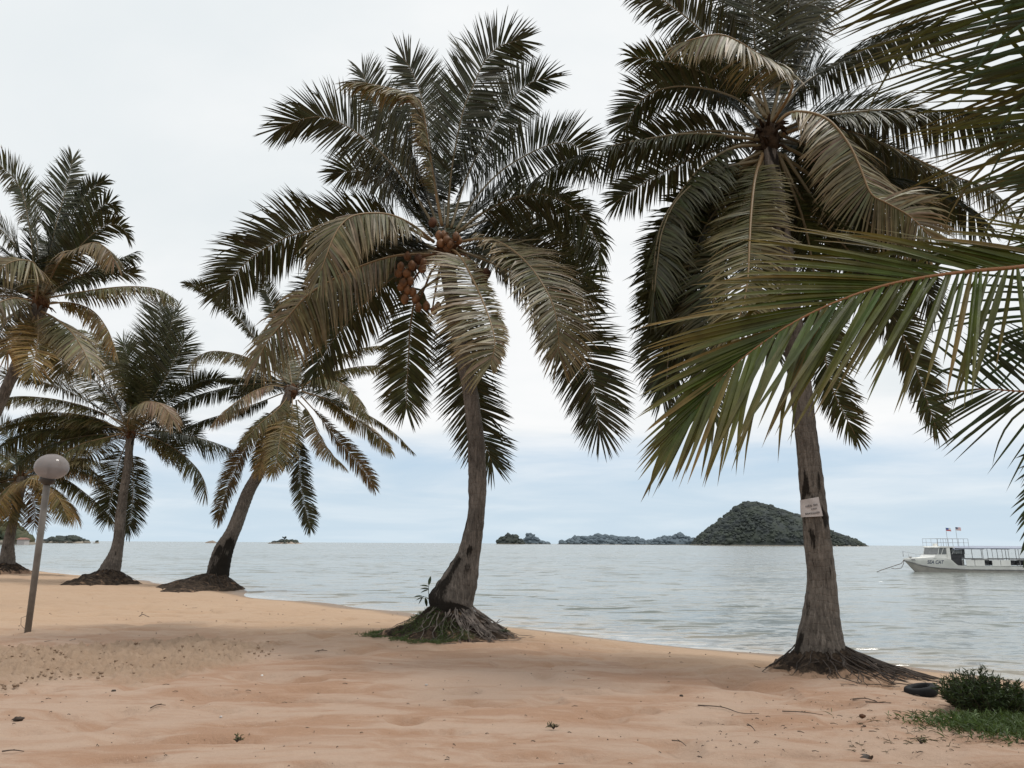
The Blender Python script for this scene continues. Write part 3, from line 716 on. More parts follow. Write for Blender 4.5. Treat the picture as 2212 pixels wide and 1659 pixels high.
FR['A'] = [
 ('A', [(270, 1130), (350, 750), (410, 520), (450, 370), (480, 230)], -.2, 'd', -.7, dict(droop=.12)),
 ('A', [(275, 1130), (400, 780), (480, 610), (555, 490), (620, 415), (685, 372)], -.4, 'd', -.7, dict(droop=.3, leaf=.6)),
 ('A', [(280, 1130), (440, 860), (550, 690), (640, 565), (720, 520), (770, 560)], -.2, 'd', -.6, dict(droop=.35, leaf=.65)),
 ('A', [(285, 1140), (450, 900), (590, 745), (710, 662), (800, 675), (850, 740)], .1, 'd', -.5, dict(droop=.4, leaf=.65)),
 ('A', [(280, 1140), (400, 900), (510, 820), (630, 780), (715, 825), (760, 900)], .5, 'b', .2, dict(droop=.7)),
 ('A', [(290, 1150), (460, 1030), (640, 955), (780, 895), (900, 842)], -.4, 'd', -.2, dict(droop=.9, leaf=.6)),
 ('A', [(300, 1150), (540, 1108), (740, 1080), (900, 1072), (1050, 1092), (1170, 1160)], 0, 'o', -.1, dict(droop=1.0, leaf=.65)),
 ('A', [(240, 1130), (220, 880), (190, 640), (140, 430), (50, 310), (-60, 230)], .1, 'g', -.6, dict(droop=.35)),
 ('A', [(240, 1180), (255, 1020), (230, 920), (150, 895), (60, 915), (-20, 980)], .9, 't', .5, dict(droop=.7, leaf=.9)),
 ('A', [(220, 1170), (90, 1150), (-30, 1190), (-120, 1260)], .5, 't', .4, dict(droop=.7)),
 ('A', [(240, 1250), (190, 1340), (110, 1420), (40, 1520)], .4, 'y', .4, dict(droop=.5)),
 ('A', [(260, 1230), (370, 1285), (470, 1370), (550, 1490), (600, 1600)], .6, 't', .5, dict(droop=.5)),
 ('A', [(280, 1190), (460, 1180), (610, 1230), (710, 1350), (765, 1490)], -.1, 'y', .1, dict(droop=.7)),
 ('A', [(250, 1250), (255, 1380), (240, 1500), (215, 1640)], .7, 'y', .5, dict(droop=.3)),
 ('A', [(220, 1130), (130, 850), (10, 700), (-100, 640)], -.3, 'g', -.6, dict(droop=.4)),
 ('A', [(230, 1180), (120, 1230), (30, 1330), (-30, 1450)], .3, 't', .4, dict(droop=.6)),
 ('A', [(240, 1130), (250, 850), (200, 560), (120, 420)], -.4, 'd', -.6, dict(droop=.3)),
 ('A', [(270, 1130), (380, 960), (470, 850), (580, 760)], -.5, 'd', -.5, dict(droop=.4)),
 ('A', [(270, 1220), (340, 1330), (400, 1480), (420, 1650)], -.3, 'o', -.3, dict(droop=.5)),
]
FR['G'] = [
 ('S', [(3140, 290), (2800, 260), (2500, 300), (2212, 347), (1950, 370), (1700, 402), (1450, 455), (1200, 545), (1000, 645), (830, 760), (680, 880), (540, 1040), (440, 1170)], .15, 'n', .62, dict(droop=.11, leaf=1.15, a0=62, a1=16, bare=.12, space=.037, width=.034, tipl=.42, am=(1.0, .42), sides=(1.08, .95))),
 ('F', [(3130, 1290), (3030, 700), (2800, 380), (2600, 120), (2420, -120), (2200, -340), (1950, -520), (1650, -640)], .5, 'g', -.65, dict(droop=.08, leaf=1.45, a0=88, a1=50, bare=.02, space=.030, width=.027)),
 ('F', [(3130, 1290), (2950, 900), (2800, 760), (2650, 640), (2480, 520), (2330, 430)], -.1, 'g', -.6, dict(droop=.10, leaf=1.5, a0=70, a1=30, bare=.02, space=.038, width=.028)),
 ('F', [(3130, 1290), (3000, 500), (2850, 150), (2700, -150), (2600, -400)], .35, 'k', -.6, dict(droop=.08, leaf=1.2, a0=88, a1=60, bare=.02, space=.038, width=.028)),
 ('S', [(3135, 310), (2900, 760), (2650, 920), (2400, 990), (2212, 998), (2080, 990), (1960, 985)], -.1, 'k', -.85, dict(droop=.10, leaf=.66, a0=62, a1=38, bare=.1, space=.034, width=.022)),
 ('S', [(3135, 310), (2900, 850), (2650, 1050), (2450, 1250), (2340, 1480), (2285, 1690), (2258, 1880)], -.2, 'k', -.7, dict(droop=.25, leaf=.28, a0=50, a1=14, space=.038, width=.026)),
 ('S', [(3140, 290), (2900, 350), (2650, 420), (2450, 520), (2330, 640), (2260, 780)], -.5, 'k', -.6, dict(droop=.3, leaf=.85, a0=65, a1=35, space=.038, width=.026)),
]
PALM = {
 # base ground px, crown px, label
 'A': dict(base=(-190, 1300), crown=(86, 655), Y=20.0, L=4.0, leaf=.74),
 'B': dict(base=(14, 1238), crown=(45, 1030), L=3.7, leaf=1.0),
 'C': dict(base=(232, 1259), crown=(282, 935), L=4.0, leaf=1.05),
 'D': dict(base=(465, 1276), crown=(632, 845), L=3.9, leaf=.70),
 'E': dict(base=(976, 1384), crown=(962, 545), L=3.7, leaf=.84),
 'F': dict(base=(1774, 1456), crown=(1660, 300), L=3.1, leaf=.66),
}
TR = {
 'E': [(974, 1350, 96), (974, 1318, 98), (976, 1297, 103), (987, 1270, 89), (1000, 1234, 71), (1013, 1199, 52), (1021, 1160, 46), (1030, 1099, 41), (1031, 1026, 41), (1026, 930, 39), (1016, 850, 37), (1003, 780, 37), (990, 720, 36), (980, 660, 36), (970, 600, 38), (964, 550, 42)],
 'F': [(1774, 1440, 122), (1773, 1416, 116), (1772, 1400, 109), (1772, 1350, 90), (1774, 1300, 73), (1774, 1245, 62), (1766, 1170, 60), (1758, 1094, 57), (1745, 970, 52), (1731, 846, 50), (1721, 776, 51), (1702, 620, 49), (1687, 500, 45), (1672, 400, 40), (1660, 300, 38)],
 'D': [(462, 1272, 52), (468, 1252, 50), (473, 1225, 48), (484, 1186, 42), (505, 1145, 33), (520, 1105, 31), (537, 1062, 29), (562, 1015, 25), (582, 960, 23), (600, 915, 22), (618, 870, 24), (632, 835, 28)],
 'C': [(229, 1258, 52), (231, 1246, 50), (240, 1224, 43), (250, 1197, 31), (256, 1166, 25), (260, 1120, 23), (266, 1070, 20), (275, 1012, 18), (280, 960, 18), (283, 925, 24)],
 'B': [(12, 1238, 38), (15, 1226, 36), (16, 1205, 32), (19, 1170, 24), (28, 1127, 20), (39, 1085, 18), (46, 1050, 20), (48, 1030, 24)],
 'A': [(-190, 1300, 60), (-165, 1230, 44), (-100, 1090, 33), (-40, 960, 29), (0, 870, 26), (35, 790, 26), (62, 720, 28), (86, 660, 34)],
}
LAB = {
 'A': 'coconut palm at the left edge with the tallest left crown, its trunk leaving the picture',
 'B': 'small distant coconut palm behind the globe lamp post, crown cut by the left edge',
 'C': 'slim curved coconut palm just right of the globe lamp post, pinkish dry frond on top',
 'D': 'coconut palm leaning right on a dark root mound, with orange-brown drooping fronds',
 'E': 'big central coconut palm with curved trunk, orange coconuts and grass on its root mound',
 'F': 'tall coconut palm at right with a white notice on its straight grey trunk',
 'G': 'near palm at right edge whose green fronds hang across the picture',
}
base = {k: hit(*d['base']) for k, d in PALM.items()}
SWELL += [(base['E'].x, base['E'].y, 2.6, 2.0, .10), (base['F'].x + .3, base['F'].y - .2, 1.7, 1.3, .07), (base['D'].x, base['D'].y, 3.0, 2.5, .08)]
build_sand(); build_sea()
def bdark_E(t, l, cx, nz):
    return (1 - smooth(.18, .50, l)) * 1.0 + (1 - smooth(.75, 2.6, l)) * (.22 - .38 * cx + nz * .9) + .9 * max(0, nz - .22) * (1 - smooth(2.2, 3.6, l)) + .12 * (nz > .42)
def bdark_F(t, l, cx, nz):
    return max(0, nz - .12) * 1.3 + (.9 if l < .10 else 0) + .15 * (nz > .2)
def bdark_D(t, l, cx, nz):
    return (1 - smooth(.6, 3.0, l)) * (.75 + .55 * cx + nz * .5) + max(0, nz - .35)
def bdark_C(t, l, cx, nz):
    return (1 - smooth(.12, .35, l)) * .6 + max(0, nz - .25) * 1.6
rs = 100
for k in 'ABCDEF':
    d = PALM[k]; b = base[k]; b.z = gh(b.x, b.y); Y = d.get('Y', b.y)
    palm = empty('coconut_palm', b, LAB[k], 'palm tree', 'coconut palms along the beach')
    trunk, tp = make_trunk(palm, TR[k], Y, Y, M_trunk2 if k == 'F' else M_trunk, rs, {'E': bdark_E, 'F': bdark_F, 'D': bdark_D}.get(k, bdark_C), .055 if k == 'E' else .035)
    if k == 'E': MPT = make_mound(palm, b, (1.30, 1.25, 1.25, .9), .50, 11, .5, 95, None, 1.0, (5.45, .45), 1.75, .85)
    elif k == 'F': make_mound(palm, b, (.80, 1.55, 1.15, .7), .26, 12, .58, 95, M_strandd, 1.1, (5.9, .7), 2.0, 1.25)
    elif k == 'D': make_mound(palm, b, (1.75, 1.1, 4.2, 1.5), .60, 13, .5, 50, M_strandd, 1.0, None, 1.15, .6)
    elif k == 'C': make_mound(palm, b, (1.0, 1.3, 3.6, 1.2), .55, 14, .45, 25, M_strandd, 1.0, None, 1.2, .6)
    elif k == 'B': make_mound(palm, b, (1.1, 1.25, 2.4, 1.2), .50, 15, .45, 14, M_strandd, 1.0, None, 1.0)
    else: make_mound(palm, b, (1.0, 1.0, 1.0, 1.0), .3, 16, .45, 20, M_strandd)
    cp = at(*d['crown'], Y)
    crown(palm, cp, {'E': .17, 'F': .16}.get(k, .2), rs + 5, M_fibred if k == 'F' else None)
    for i, (cr, pts, sg, cl, tw, ex) in enumerate(FR[k]):
        kw = dict(leaf=d['leaf'], seed=rs * 31 + i); kw.update(ex)
        if 'leaf' in ex: kw['leaf'] = ex['leaf'] * d['leaf'] / .8
        if k in 'ABCD': kw.update(width=.041, space=.026)
        if k == 'F': kw.update(width=.030, space=.0185)
        make_frond(palm, Y, px(cr, pts), d['L'], sg, cl, tw, **kw)
    rf = random.Random(rs * 3 + 1); U = d['L'] * F / Y
    for i in range({'E': 14, 'F': 16, 'B': 10, 'C': 12}.get(k, 12)):
        th = R(rf.uniform(-25, 205) if i % 3 or k != 'F' else rf.uniform(200, 330)); q = rf.uniform(.5, .78) * U; c0 = d['crown']; pp = []
        for j in range(6):
            t = j / 5; pp.append((c0[0] + math.cos(th) * q * t, c0[1] - math.sin(th) * q * t * (1 - .25 * t) + q * .30 * t ** 2.2 * abs(math.cos(th))))
        make_frond(palm, Y, pp, d['L'], -rf.uniform(.3, 1), rf.choice('ddg' if k != 'D' else 'dgo'), rf.uniform(-.8, -.3), leaf=d['leaf'] * .95, droop=rf.uniform(.25, .5), seed=rs * 77 + i, **(dict(width=.041, space=.028) if k in 'ABCD' else dict(width=.033, space=.022)))
    if k == 'E':
        rnd = random.Random(31); c2 = lambda x, y, o=0: at(783 / 1 + 0 + (x * .27123) * .54004 - 783 + 810.1, 459.0 + y * .14648, Y - o)
        nl = [(945, 340, .35), (1060, 405, .42), (1195, 358, .40), (965, 455, .36), (1010, 340, .30), (720, 745, .28), (380, 800, .25), (420, 1040, .25), (385, 1100, .2), (440, 1280, .22), (480, 650, .2), (640, 1400, .2), (870, 1450, .2), (1060, 520, .3), (350, 900, .22), (470, 900, .25), (520, 1010, .22), (560, 1180, .2), (480, 1150, .22), (600, 1280, .2), (540, 780, .3), (700, 830, .28), (760, 1380, .2), (930, 1390, .18), (1110, 470, .4), (1240, 420, .3)]
        nuts(palm, [c2(*q) for q in nl], M_nut, 5, .072)
        nl = [(1520, 900, -.05), (1600, 980, .0), (1640, 900, 0), (560, 800, .22), (640, 690, .15), (850, 150, .2), (1480, 1000, .05)]
        nuts(palm, [c2(*q) for q in nl], M_nutd, 6, .085)
        for tgt in ((1060, 300, .3), (420, 900, .22), (430, 1180, .22), (640, 1340, .2), (850, 1400, .2), (1560, 850, 0)):
            g = Geo(); e_ = c2(*tgt); m_ = cp.lerp(e_, .55) + V((0, -.05, .12)); g.tube([cp, m_, e_], [.03, .022, .014], 6)
            for _ in range(9): g.tube([e_, e_ + V((rnd.gauss(0, .06), rnd.gauss(0, .06), -rnd.uniform(.0, .2)))], [.008, .004], 4)
            g.build('fruit_stalk', M_fibre, palm)
    rs += 7
# near palm, its crown just past the right edge
YG = 4.6
cG = at(*px('S', [(3130, 290)])[0], YG)
bg = V((cG.x - .12 * cG.z, YG, 0)); bg.z = gh(bg.x, bg.y)
pg = empty('coconut_palm', bg, LAB['G'], 'palm tree', 'coconut palms along the beach')
def vpx(z): 
    p = V((bg.x + .12 * z, YG, z)) - CAM
    return (CX + F * p.dot(rt) / p.dot(fw), CY - F * p.dot(up) / p.dot(fw))
tpts = [(*vpx(z), w) for z, w in [(-.1, 190), (.3, 150), (.8, 112), (1.5, 100), (2.2, 96), (2.9, 96), (cG.z, 106)]]
make_trunk(pg, tpts, YG, YG, M_trunk, 77, bdark_C, .03)
make_mound(pg, bg, (.7, .7, .7, .7), .18, 17, .5, 30, M_strandd)
crown(pg, cG, .2, 78)
for i, (cr, pts, sg, cl, tw, ex) in enumerate(FR['G']):
    make_frond(pg, YG, px(cr, pts), 3.0, sg, cl, tw, seed=900 + i, near=True, twb=1.0, rr=(.024, .003), rcol=(.25, .115, .045), wild=.8, **ex)
# ------------------------------------------------------------------ lamp
lb = hit(60, 1363)
lamp = empty('lamp_post', lb, 'leaning grey lamp post with a milky globe standing in the sand at left', 'street lamp')
lt = at(103, 1036, lb.y - .35)
g = Geo(); ax = (lt - lb); g.tube([lb - ax * .08, lb + ax * .5, lt], [.052, .054, .056], 20); g.build('post', M_post, lamp, smooth=True)
g = Geo(); u = ax.normalized(); g.tube([lt - u * .09, lt - u * .06, lt - u * .02, lt + u * .07], [.06, .10, .125, .13], 24); g.build('collar', simple('lamp_collar', (.05, .045, .04), .5), lamp, smooth=True)
gc = at(112, 1008, lb.y - .38)
g = Geo(); rg = 34 / F * gc.y; prf = []
for i in range(25):
    a = math.pi * i / 24; prf.append((math.sin(a) * rg * (1.0 + .03 * math.sin(a * 2)), -math.cos(a) * rg * .80))
tl = u.to_track_quat('Z', 'Y').to_matrix()
ids = [[g.vert(gc + tl @ V((r * math.cos(6.28318 * k / 40), r * math.sin(6.28318 * k / 40), z))) for k in range(40)] for r, z in prf]
for a, b in zip(ids, ids[1:]):
    for k in range(40): g.f.append((a[k], a[(k + 1) % 40], b[(k + 1) % 40], b[k]))
gm = N('milky_globe'); ob = gm.coord(); b_ = gm.bsdf((.30, .275, .26), .16, .5, None)
tr = gm.n('ShaderNodeBsdfTranslucent'); tr.inputs[0].default_value = (.40, .37, .375, 1)
tp_ = gm.n('ShaderNodeBsdfTransparent'); tp_.inputs[0].default_value = (.9, .86, .86, 1)
m1 = gm.n('ShaderNodeMixShader'); m1.inputs[0].default_value = .42; gm.l(b_, m1.inputs[1]); gm.l(tr.outputs[0], m1.inputs[2])
m2 = gm.n('ShaderNodeMixShader'); m2.inputs[0].default_value = .20; gm.l(m1.outputs[0], m2.inputs[1]); gm.l(tp_.outputs[0], m2.inputs[2])
g.build('globe', gm.done(m2.outputs[0]), lamp, smooth=True)
g = Geo(); g.tube([lt + u * .05, lt + u * .16], [.035, .03], 12); g.blob(lt + u * .22, (.04, .04, .08), random.Random(1), 8, 12, 0); g.build('bulb', M_dark, lamp, smooth=True)
g = Geo(); g.tube([lb + V((-.02, -.03, .02)), lb + V((-.10, -.05, .10)), lb + V((-.11, -.05, .22)), lb + ax * .1 + V((-.03, -.03, 0))], .004, 5); g.build('cable', M_dark, lamp)
# ------------------------------------------------------------------ notice on the right palm
def on_trunk_F(u_, v_, off=.012):
    """point on the camera side of the trunk, u across (px from left edge 0..1), v image row"""
    Yc = PALM['F'].get('Y', base['F'].y)
    rows = TR['F']
    for (x0, y0, w0), (x1, y1, w1) in zip(rows, rows[1:]):
        if y1 <= v_ <= y0:
            t = (v_ - y0) / (y1 - y0); cx, w = lerp(x0, x1, t), lerp(w0, w1, t); break
    c = at(cx, v_, Yc); r = w * .5 / F * Yc * 1.06 + off
    s = max(-.98, min(.98, u_)); return c + V((s * r, -math.sqrt(1 - s * s) * r, 0))
nt = Geo(); nu, nv = 14, 8
for j in range(nv + 1):
    for i in range(nu + 1):
        fu, fv = i / nu, j / nv
        vv = lerp(1118, 1081, fv) - 6 * fu + 4 * fu * (fv < .9)
        lo, hi_ = -.98, lerp(.14, .02, fv)
        nt.vert(on_trunk_F(lerp(lo, hi_, fu), vv, .012 + .004 * math.sin(fu * 7 + fv * 5)))
for j in range(nv):
    for i in range(nu):
        a = j * (nu + 1) + i; nt.f.append((a, a + 1, a + nu + 2, a + nu + 1))
sign = nt.build('notice_board', M_paper, None, smooth=True, loc=on_trunk_F(0, 1098))
tag(sign, 'weathered white notice with faded lines of text fixed round the right palm trunk', 'sign')
sm = Geo(); rnd = random.Random(4)
def word(u0, u1, v0, v1):
    u = u0
    while u < u1:
        w = rnd.uniform(.03, .06); h = rnd.uniform(.7, 1); dv = -6 * ((u + .98) / 1.2)
        q = [sm.vert(on_trunk_F(u, v1 + dv, .024)), sm.vert(on_trunk_F(u + w, v1 + dv, .024)), sm.vert(on_trunk_F(u + w, lerp(v1, v0, h) + dv, .024)), sm.vert(on_trunk_F(u, lerp(v1, v0, h) + dv, .024))]
        sm.f.append(tuple(q)); u += w + rnd.uniform(.02, .035)
word(-.76, -.48, 1093, 1098.5); word(-.36, -.12, 1093, 1097.5); word(-.50, -.25, 1101, 1105); word(-.80, -.6, 1109.5, 1114); word(-.55, -.06, 1110, 1114.5)
sm.build('lettering', M_smudge, sign)
# ------------------------------------------------------------------ tyre
tc = hit(1990, 1499)
g = Geo(); Ro, ro = .125, .055
for i in range(48):
    a = 6.28318 * i / 48
    for k in range(14):
        b_ = 6.28318 * k / 14; sq = abs(math.cos(b_)) ** .6 * math.copysign(1, math.cos(b_)); sz = abs(math.sin(b_)) ** .6 * math.copysign(1, math.sin(b_))
        r_ = Ro + ro * .75 * sq; tread = .006 * (i % 2) if math.cos(b_) > .5 else 0
        g.vert((tc.x + (r_ + tread) * math.cos(a), tc.y + (r_ + tread) * math.sin(a), tc.z + .035 + ro * .95 * sz - .12 * math.cos(a) * -.2))
for i in range(48):
    for k in range(14):
        g.f.append((i * 14 + k, ((i + 1) % 48) * 14 + k, ((i + 1) % 48) * 14 + (k + 1) % 14, i * 14 + (k + 1) % 14))
tag(g.build('tyre', M_rubber, None, smooth=True, loc=tc), 'black tyre half sunk in the sand at the end of the right palm roots', 'tyre')
# ------------------------------------------------------------------ plants
def blade(g, p, d, ln, w, c, droop=.5, n=3):
    d = d.normalized(); s = d.cross(V((random_.uniform(-1, 1), random_.uniform(-1, 1), .2))).normalized(); prev = None; q = V(p)
    for j in range(n + 1):
        f = j / n; ww = w * (1 - f ** 2) * (.6 + .4 * min(1, f * 4))
        row = (g.vert(q - s * ww * .5, c), g.vert(q + s * ww * .5, c)) if j < n else (g.vert(q, c),)
        if prev: g.f.append((prev[0], prev[1], row[1], row[0]) if len(row) == 2 else (prev[0], prev[1], row[0]))
        prev = row; d = (d + V((0, 0, -droop / n))).normalized(); q = q + d * ln / n
random_ = random.Random(21)
def gcol(a, b):
    t = random_.random(); k = random_.uniform(.7, 1.25); return tuple(lerp(x, y, t) * k for x, y in zip(a, b)) + (1,)
# shrub
sb = hit(2150, 1540); g = Geo(); st = Geo()
for i in range(640):
    ph = random_.uniform(0, 6.28); rr_ = math.sqrt(random_.random()); ex = .47 * rr_
    p = V((sb.x + math.cos(ph) * ex * .75, sb.y + math.sin(ph) * ex * .6, 0)); p.z = gh(p.x, p.y)
    d = V((math.cos(ph) * rr_ * .75 + random_.gauss(0, .22), math.sin(ph) * rr_ * .65 + random_.gauss(0, .22), 1)); h = (.36 - .15 * rr_ ** 2) * random_.uniform(.55, 1.18) * (1.1 - .25 * (math.cos(ph) > .3))
    d.normalize(); tip = p + d * h
    st.tube([p, p + d * h * .5, tip], [.004, .003, .0015], 4)
    for j in range(22):
        f = random_.uniform(.15, 1.0); q = p.lerp(tip, f)
        dd = d * .6 + V((random_.gauss(0, .7), random_.gauss(0, .7), random_.gauss(.2, .4)))
        blade(g, q, dd, random_.uniform(.03, .065), .013, gcol((.024, .038, .014), (.055, .088, .030)), .3, 2)
shr = empty('shrub', sb, 'dark green bushy shrub on the sand at the lower right edge', 'shrub')
g.build('foliage', M_grass, shr, col=True); st.build('stem_cluster', M_strandd, shr)
# low green weeds at the lower right corner
g = Geo(); pc = [hit(x, y) for x, y in [(2110, 1572), (2170, 1580), (2240, 1600), (2060, 1560), (2200, 1565)]]
for i in range(1500):
    c = pc[random_.choice([0, 1, 1, 2, 3, 4, 4])]; p = V((c.x + random_.gauss(0, .24), c.y + random_.gauss(0, .13), 0)); p.z = gh(p.x, p.y)
    d = V((random_.gauss(0, .5), random_.gauss(0, .5), 1)); h = random_.uniform(.03, .12)
    for j in range(3):
        blade(g, p + d * h * j * .25, d + V((random_.gauss(0, .6), random_.gauss(0, .6), 0)), h * random_.uniform(.6, 1.1), random_.uniform(.006, .014), gcol((.045, .075, .022), (.095, .15, .045)), .7, 3)
tag(g.build('weed_patch', M_grass, None, col=True), 'bright green low weeds growing in front of the shrub at lower right', 'grass', kind='stuff')
# sparse creeping weed around it
g = Geo()
for i in range(150):
    q = hit(random_.uniform(1840, 2212), random_.uniform(1535, 1625))
    for j in range(5):
        blade(g, q, V((random_.gauss(0, 1), random_.gauss(0, 1), random_.uniform(.05, .6))), random_.uniform(.02, .07), .006, gcol((.045, .05, .022), (.09, .075, .04)), .6, 2)
tag(g.build('creeping_weed', M_grass, None, col=True), 'thin sparse creeping weeds strewn over the sand left of the green patch', 'grass', kind='stuff')
# grass on the central mound
g = Geo(); b = base['E']
for i in range(7000):
    f = random_.random() ** .6 * 1.12; ph = random_.uniform(2.7, 5.15)
    p, h = MPT(ph, f)
    if vn(np.array([p.x]), np.array([p.y]), 4)[0] < .22 + .22 * f + .3 * max(0, ph - 4.5) + (.2 if f < .2 else 0): continue
    z = gh(p.x, p.y) + max(0, h) + .02
    blade(g, V((p.x, p.y, z)), V((random_.gauss(0, .6), random_.gauss(0, .6), 1)), random_.uniform(.03, .08), .008, gcol((.040, .068, .018), (.08, .12, .035)), .8, 2)
tag(g.build('mound_grass', M_grass, None, col=True), 'short green grass covering the left side of the central palm mound', 'grass', kind='stuff')
def leafy(name, label, cpos, stems, leafl, leafw, colr, catn='plant', mat=None):
    e = empty(name, cpos, label, catn, 'sprouts in the sand' if name == 'sprout' else None); g = Geo(); s = Geo()
    for tip, lv in stems:
        t = V(cpos) + V(tip); mid = V(cpos).lerp(t, .5) + V((random_.gauss(0, .01), 0, .01)); s.tube([cpos, mid, t], [.006, .005, .003], 6)
        for f, dx, dz in lv:
            q = V(cpos).lerp(t, f); d = V((dx, random_.gauss(0, .25), dz)).normalized()
            up_ = V((0, -.5, 1)); sd = d.cross(up_).normalized(); prev = None; c = gcol(*colr)
            for j in range(7):
                ff = j / 6; w = leafw * math.sin(math.pi * min(1, .06 + ff * .94)) ** .8
                row = (g.vert(q - sd * w * .5, c), g.vert(q - V((0, 0, .004)), c), g.vert(q + sd * w * .5, c))
                if prev: g.f.append((prev[0], prev[1], row[1], row[0])); g.f.append((prev[1], prev[2], row[2], row[1]))
                prev = row; d = (d + V((0, 0, -.08))).normalized(); q = q + d * leafl / 6
    g.build('leaf_cluster', mat or M_grass, e, col=True, smooth=True); s.build('stem', M_strandd, e)
Ye = base['E'].y
leafy('sapling', 'tiny sapling with broad leaves sprouting left of the central palm base', at(928, 1296, Ye - .1), [((-.02, 0, .24), [(1, .15, 1), (.75, -1, .25), (.7, -1, -.1), (.9, -.8, .35)]), ((-.12, 0, .06), [(1, -1, .2), (.8, -1, -.15), (.9, -.5, -.6), (.6, .2, -.8)])], .15, .055, ((.03, .045, .02), (.06, .085, .04)))
for (x, y, lab) in [(512, 1602, 'small dry green sprout in the bare sand at lower left'), (1196, 1574, 'small pale sprout in the bare sand at lower centre'), (1990, 1606, 'small green tuft standing left of the green weed patch')]:
    q = hit(x, y); st_ = [((random_.gauss(0, .03), random_.gauss(0, .02), random_.uniform(.015, .045)), [(random_.uniform(.4, 1), random_.gauss(0, 1), random_.uniform(.2, 1)) for _ in range(4)]) for _ in range(5)]
    leafy('sprout', lab, q, st_, .03, .008, ((.06, .07, .025), (.12, .12, .05)))
q = at(1120, 1375, Ye - .3); q.z = gh(q.x, q.y)
leafy('sprout', 'small leafy sprout on the right flank of the central palm mound', hit(1098, 1378) , [((random_.gauss(0, .05), 0, .10), [(1, random_.gauss(0, 1), .5) for _ in range(4)]) for _ in range(3)], .08, .03, ((.04, .05, .02), (.07, .08, .035)))
# ------------------------------------------------------------------ litter on the sand
def twig(pts, r, label, grp=None, up_=.012):
    P = [hit(*p) for p in pts]; P = [p + V((0, 0, r * .6 + (up_ if i % 2 else 0))) for i, p in enumerate(P)]
    s = cat([tuple(p) for p in P], max(6, len(P) * 3)); g = Geo()
    g.tube([V(p) for p in s], [r * (1 - .6 * i / len(s)) for i in range(len(s))], 6)
    if len(P) > 2:
        a = P[1]; b_ = a + (P[2] - P[1]).cross(V((0, 0, 1))).normalized() * .06 + V((.03, 0, .02)); g.tube([a, a.lerp(b_, .6), b_], [r * .7, r * .5, r * .2], 5)
    return tag(g.build('twig', M_wood, None, smooth=True, loc=P[0]), label, 'twig', grp or 'twigs on the sand')
twig([(325, 1530), (340, 1526), (358, 1524)], .006, 'thin bent twig lying on the sand at lower left')
twig([(300, 1333), (308, 1329), (316, 1331), (322, 1334)], .010, 'small curved twig on the sand between lamp post and leaning palm')
twig([(5, 1624), (28, 1625), (52, 1624)], .006, 'straight thin twig in the bottom left corner')
twig([(680, 1408), (693, 1407), (707, 1406)], .007, 'short straight stick right of the raked sand patch')
twig([(1508, 1524), (1560, 1531), (1600, 1541), (1640, 1545)], .006, 'long thin twig on the sand left of the right palm roots')
twig([(1690, 1537), (1735, 1542), (1778, 1545)], .006, 'thin forked twig in front of the right palm mound')
twig([(1614, 1567), (1622, 1572), (1631, 1579)], .006, 'short diagonal twig on the sand at lower right')
twig([(1842, 1511), (1870, 1512), (1895, 1517)], .007, 'upper of two dark twigs below the right palm roots')
twig([(1870, 1517), (1898, 1521), (1925, 1519)], .007, 'lower of two dark twigs below the right palm roots')
twig([(1452, 1600), (1470, 1606), (1482, 1612)], .005, 'small dark twig on the orange sand at bottom right of centre')
P0 = hit(1057, 1372); s = Geo(); P1 = at(1080, 1337, P0.y + .1)
s.tube([P0 - V((0, 0, .05)), P0.lerp(P1, .5) + V((-.02, 0, .02)), P1], [.012, .010, .005], 7); s.tube([P0.lerp(P1, .75), P1 + V((.06, 0, -.02))], [.007, .003], 5)
tag(s.build('stick', M_wood, None, smooth=True, loc=P0), 'dead stick standing up from the right flank of the central palm mound', 'stick')
def stone(x, y, wpx, hpx, label, mat=None, name='stone', catn='stone'):
    p = hit(x, y); r = wpx * .5 / F * p.y; h = hpx * .5 / F * p.y; g = Geo(); rnd = random.Random(int(x * 7 + y))
    g.blob(p + V((0, 0, h * .6)), (r, r * .75, h), rnd, 9, 14, .22)
    return tag(g.build(name, mat or M_stone, None, smooth=True, loc=p), label, catn, {'stone': 'stones on the sand', 'shell': 'shell fragments on the sand'}.get(catn))
stone(39, 1556, 20, 9, 'flat dark stone on the sand in the lower left corner')
stone(245, 1494, 9, 5, 'small dark pebble below the raked sand patch')
stone(1472, 1505, 8, 5, 'small dark pebble left of the right palm mound')
stone(1863, 1550, 13, 9, 'dark brown lump of husk below the right palm roots', M_nutd, 'husk_lump', 'husk')
stone(1213, 1655, 16, 7, 'dark lump at the bottom edge near the centre', M_stone)
stone(1530, 1604, 9, 4, 'small flat dark pebble on the orange sand at bottom right of centre')
stone(566, 1460, 5, 3, 'white shell fragment right of the raked sand patch', M_white, 'shell', 'shell')
stone(477, 1550, 6, 4, 'pale shell fragment below the raked sand patch', M_paper, 'shell', 'shell')
stone(921, 1480, 6, 3, 'pale shell fragment in the middle of the foreground sand', M_paper, 'shell', 'shell')
g = Geo(); p = hit(1878, 1641)
for k in range(3):
    blade(g, p + V((k * .012, 0, .008)), V((random_.uniform(-1, 1), random_.gauss(0, .4), .7)), .08, .04, (.035, .022, .015, 1), .9, 4)
tag(g.build('dead_leaf', M_grass, None, col=True, loc=p), 'curled dark dead leaf on the sand at the bottom right', 'leaf')
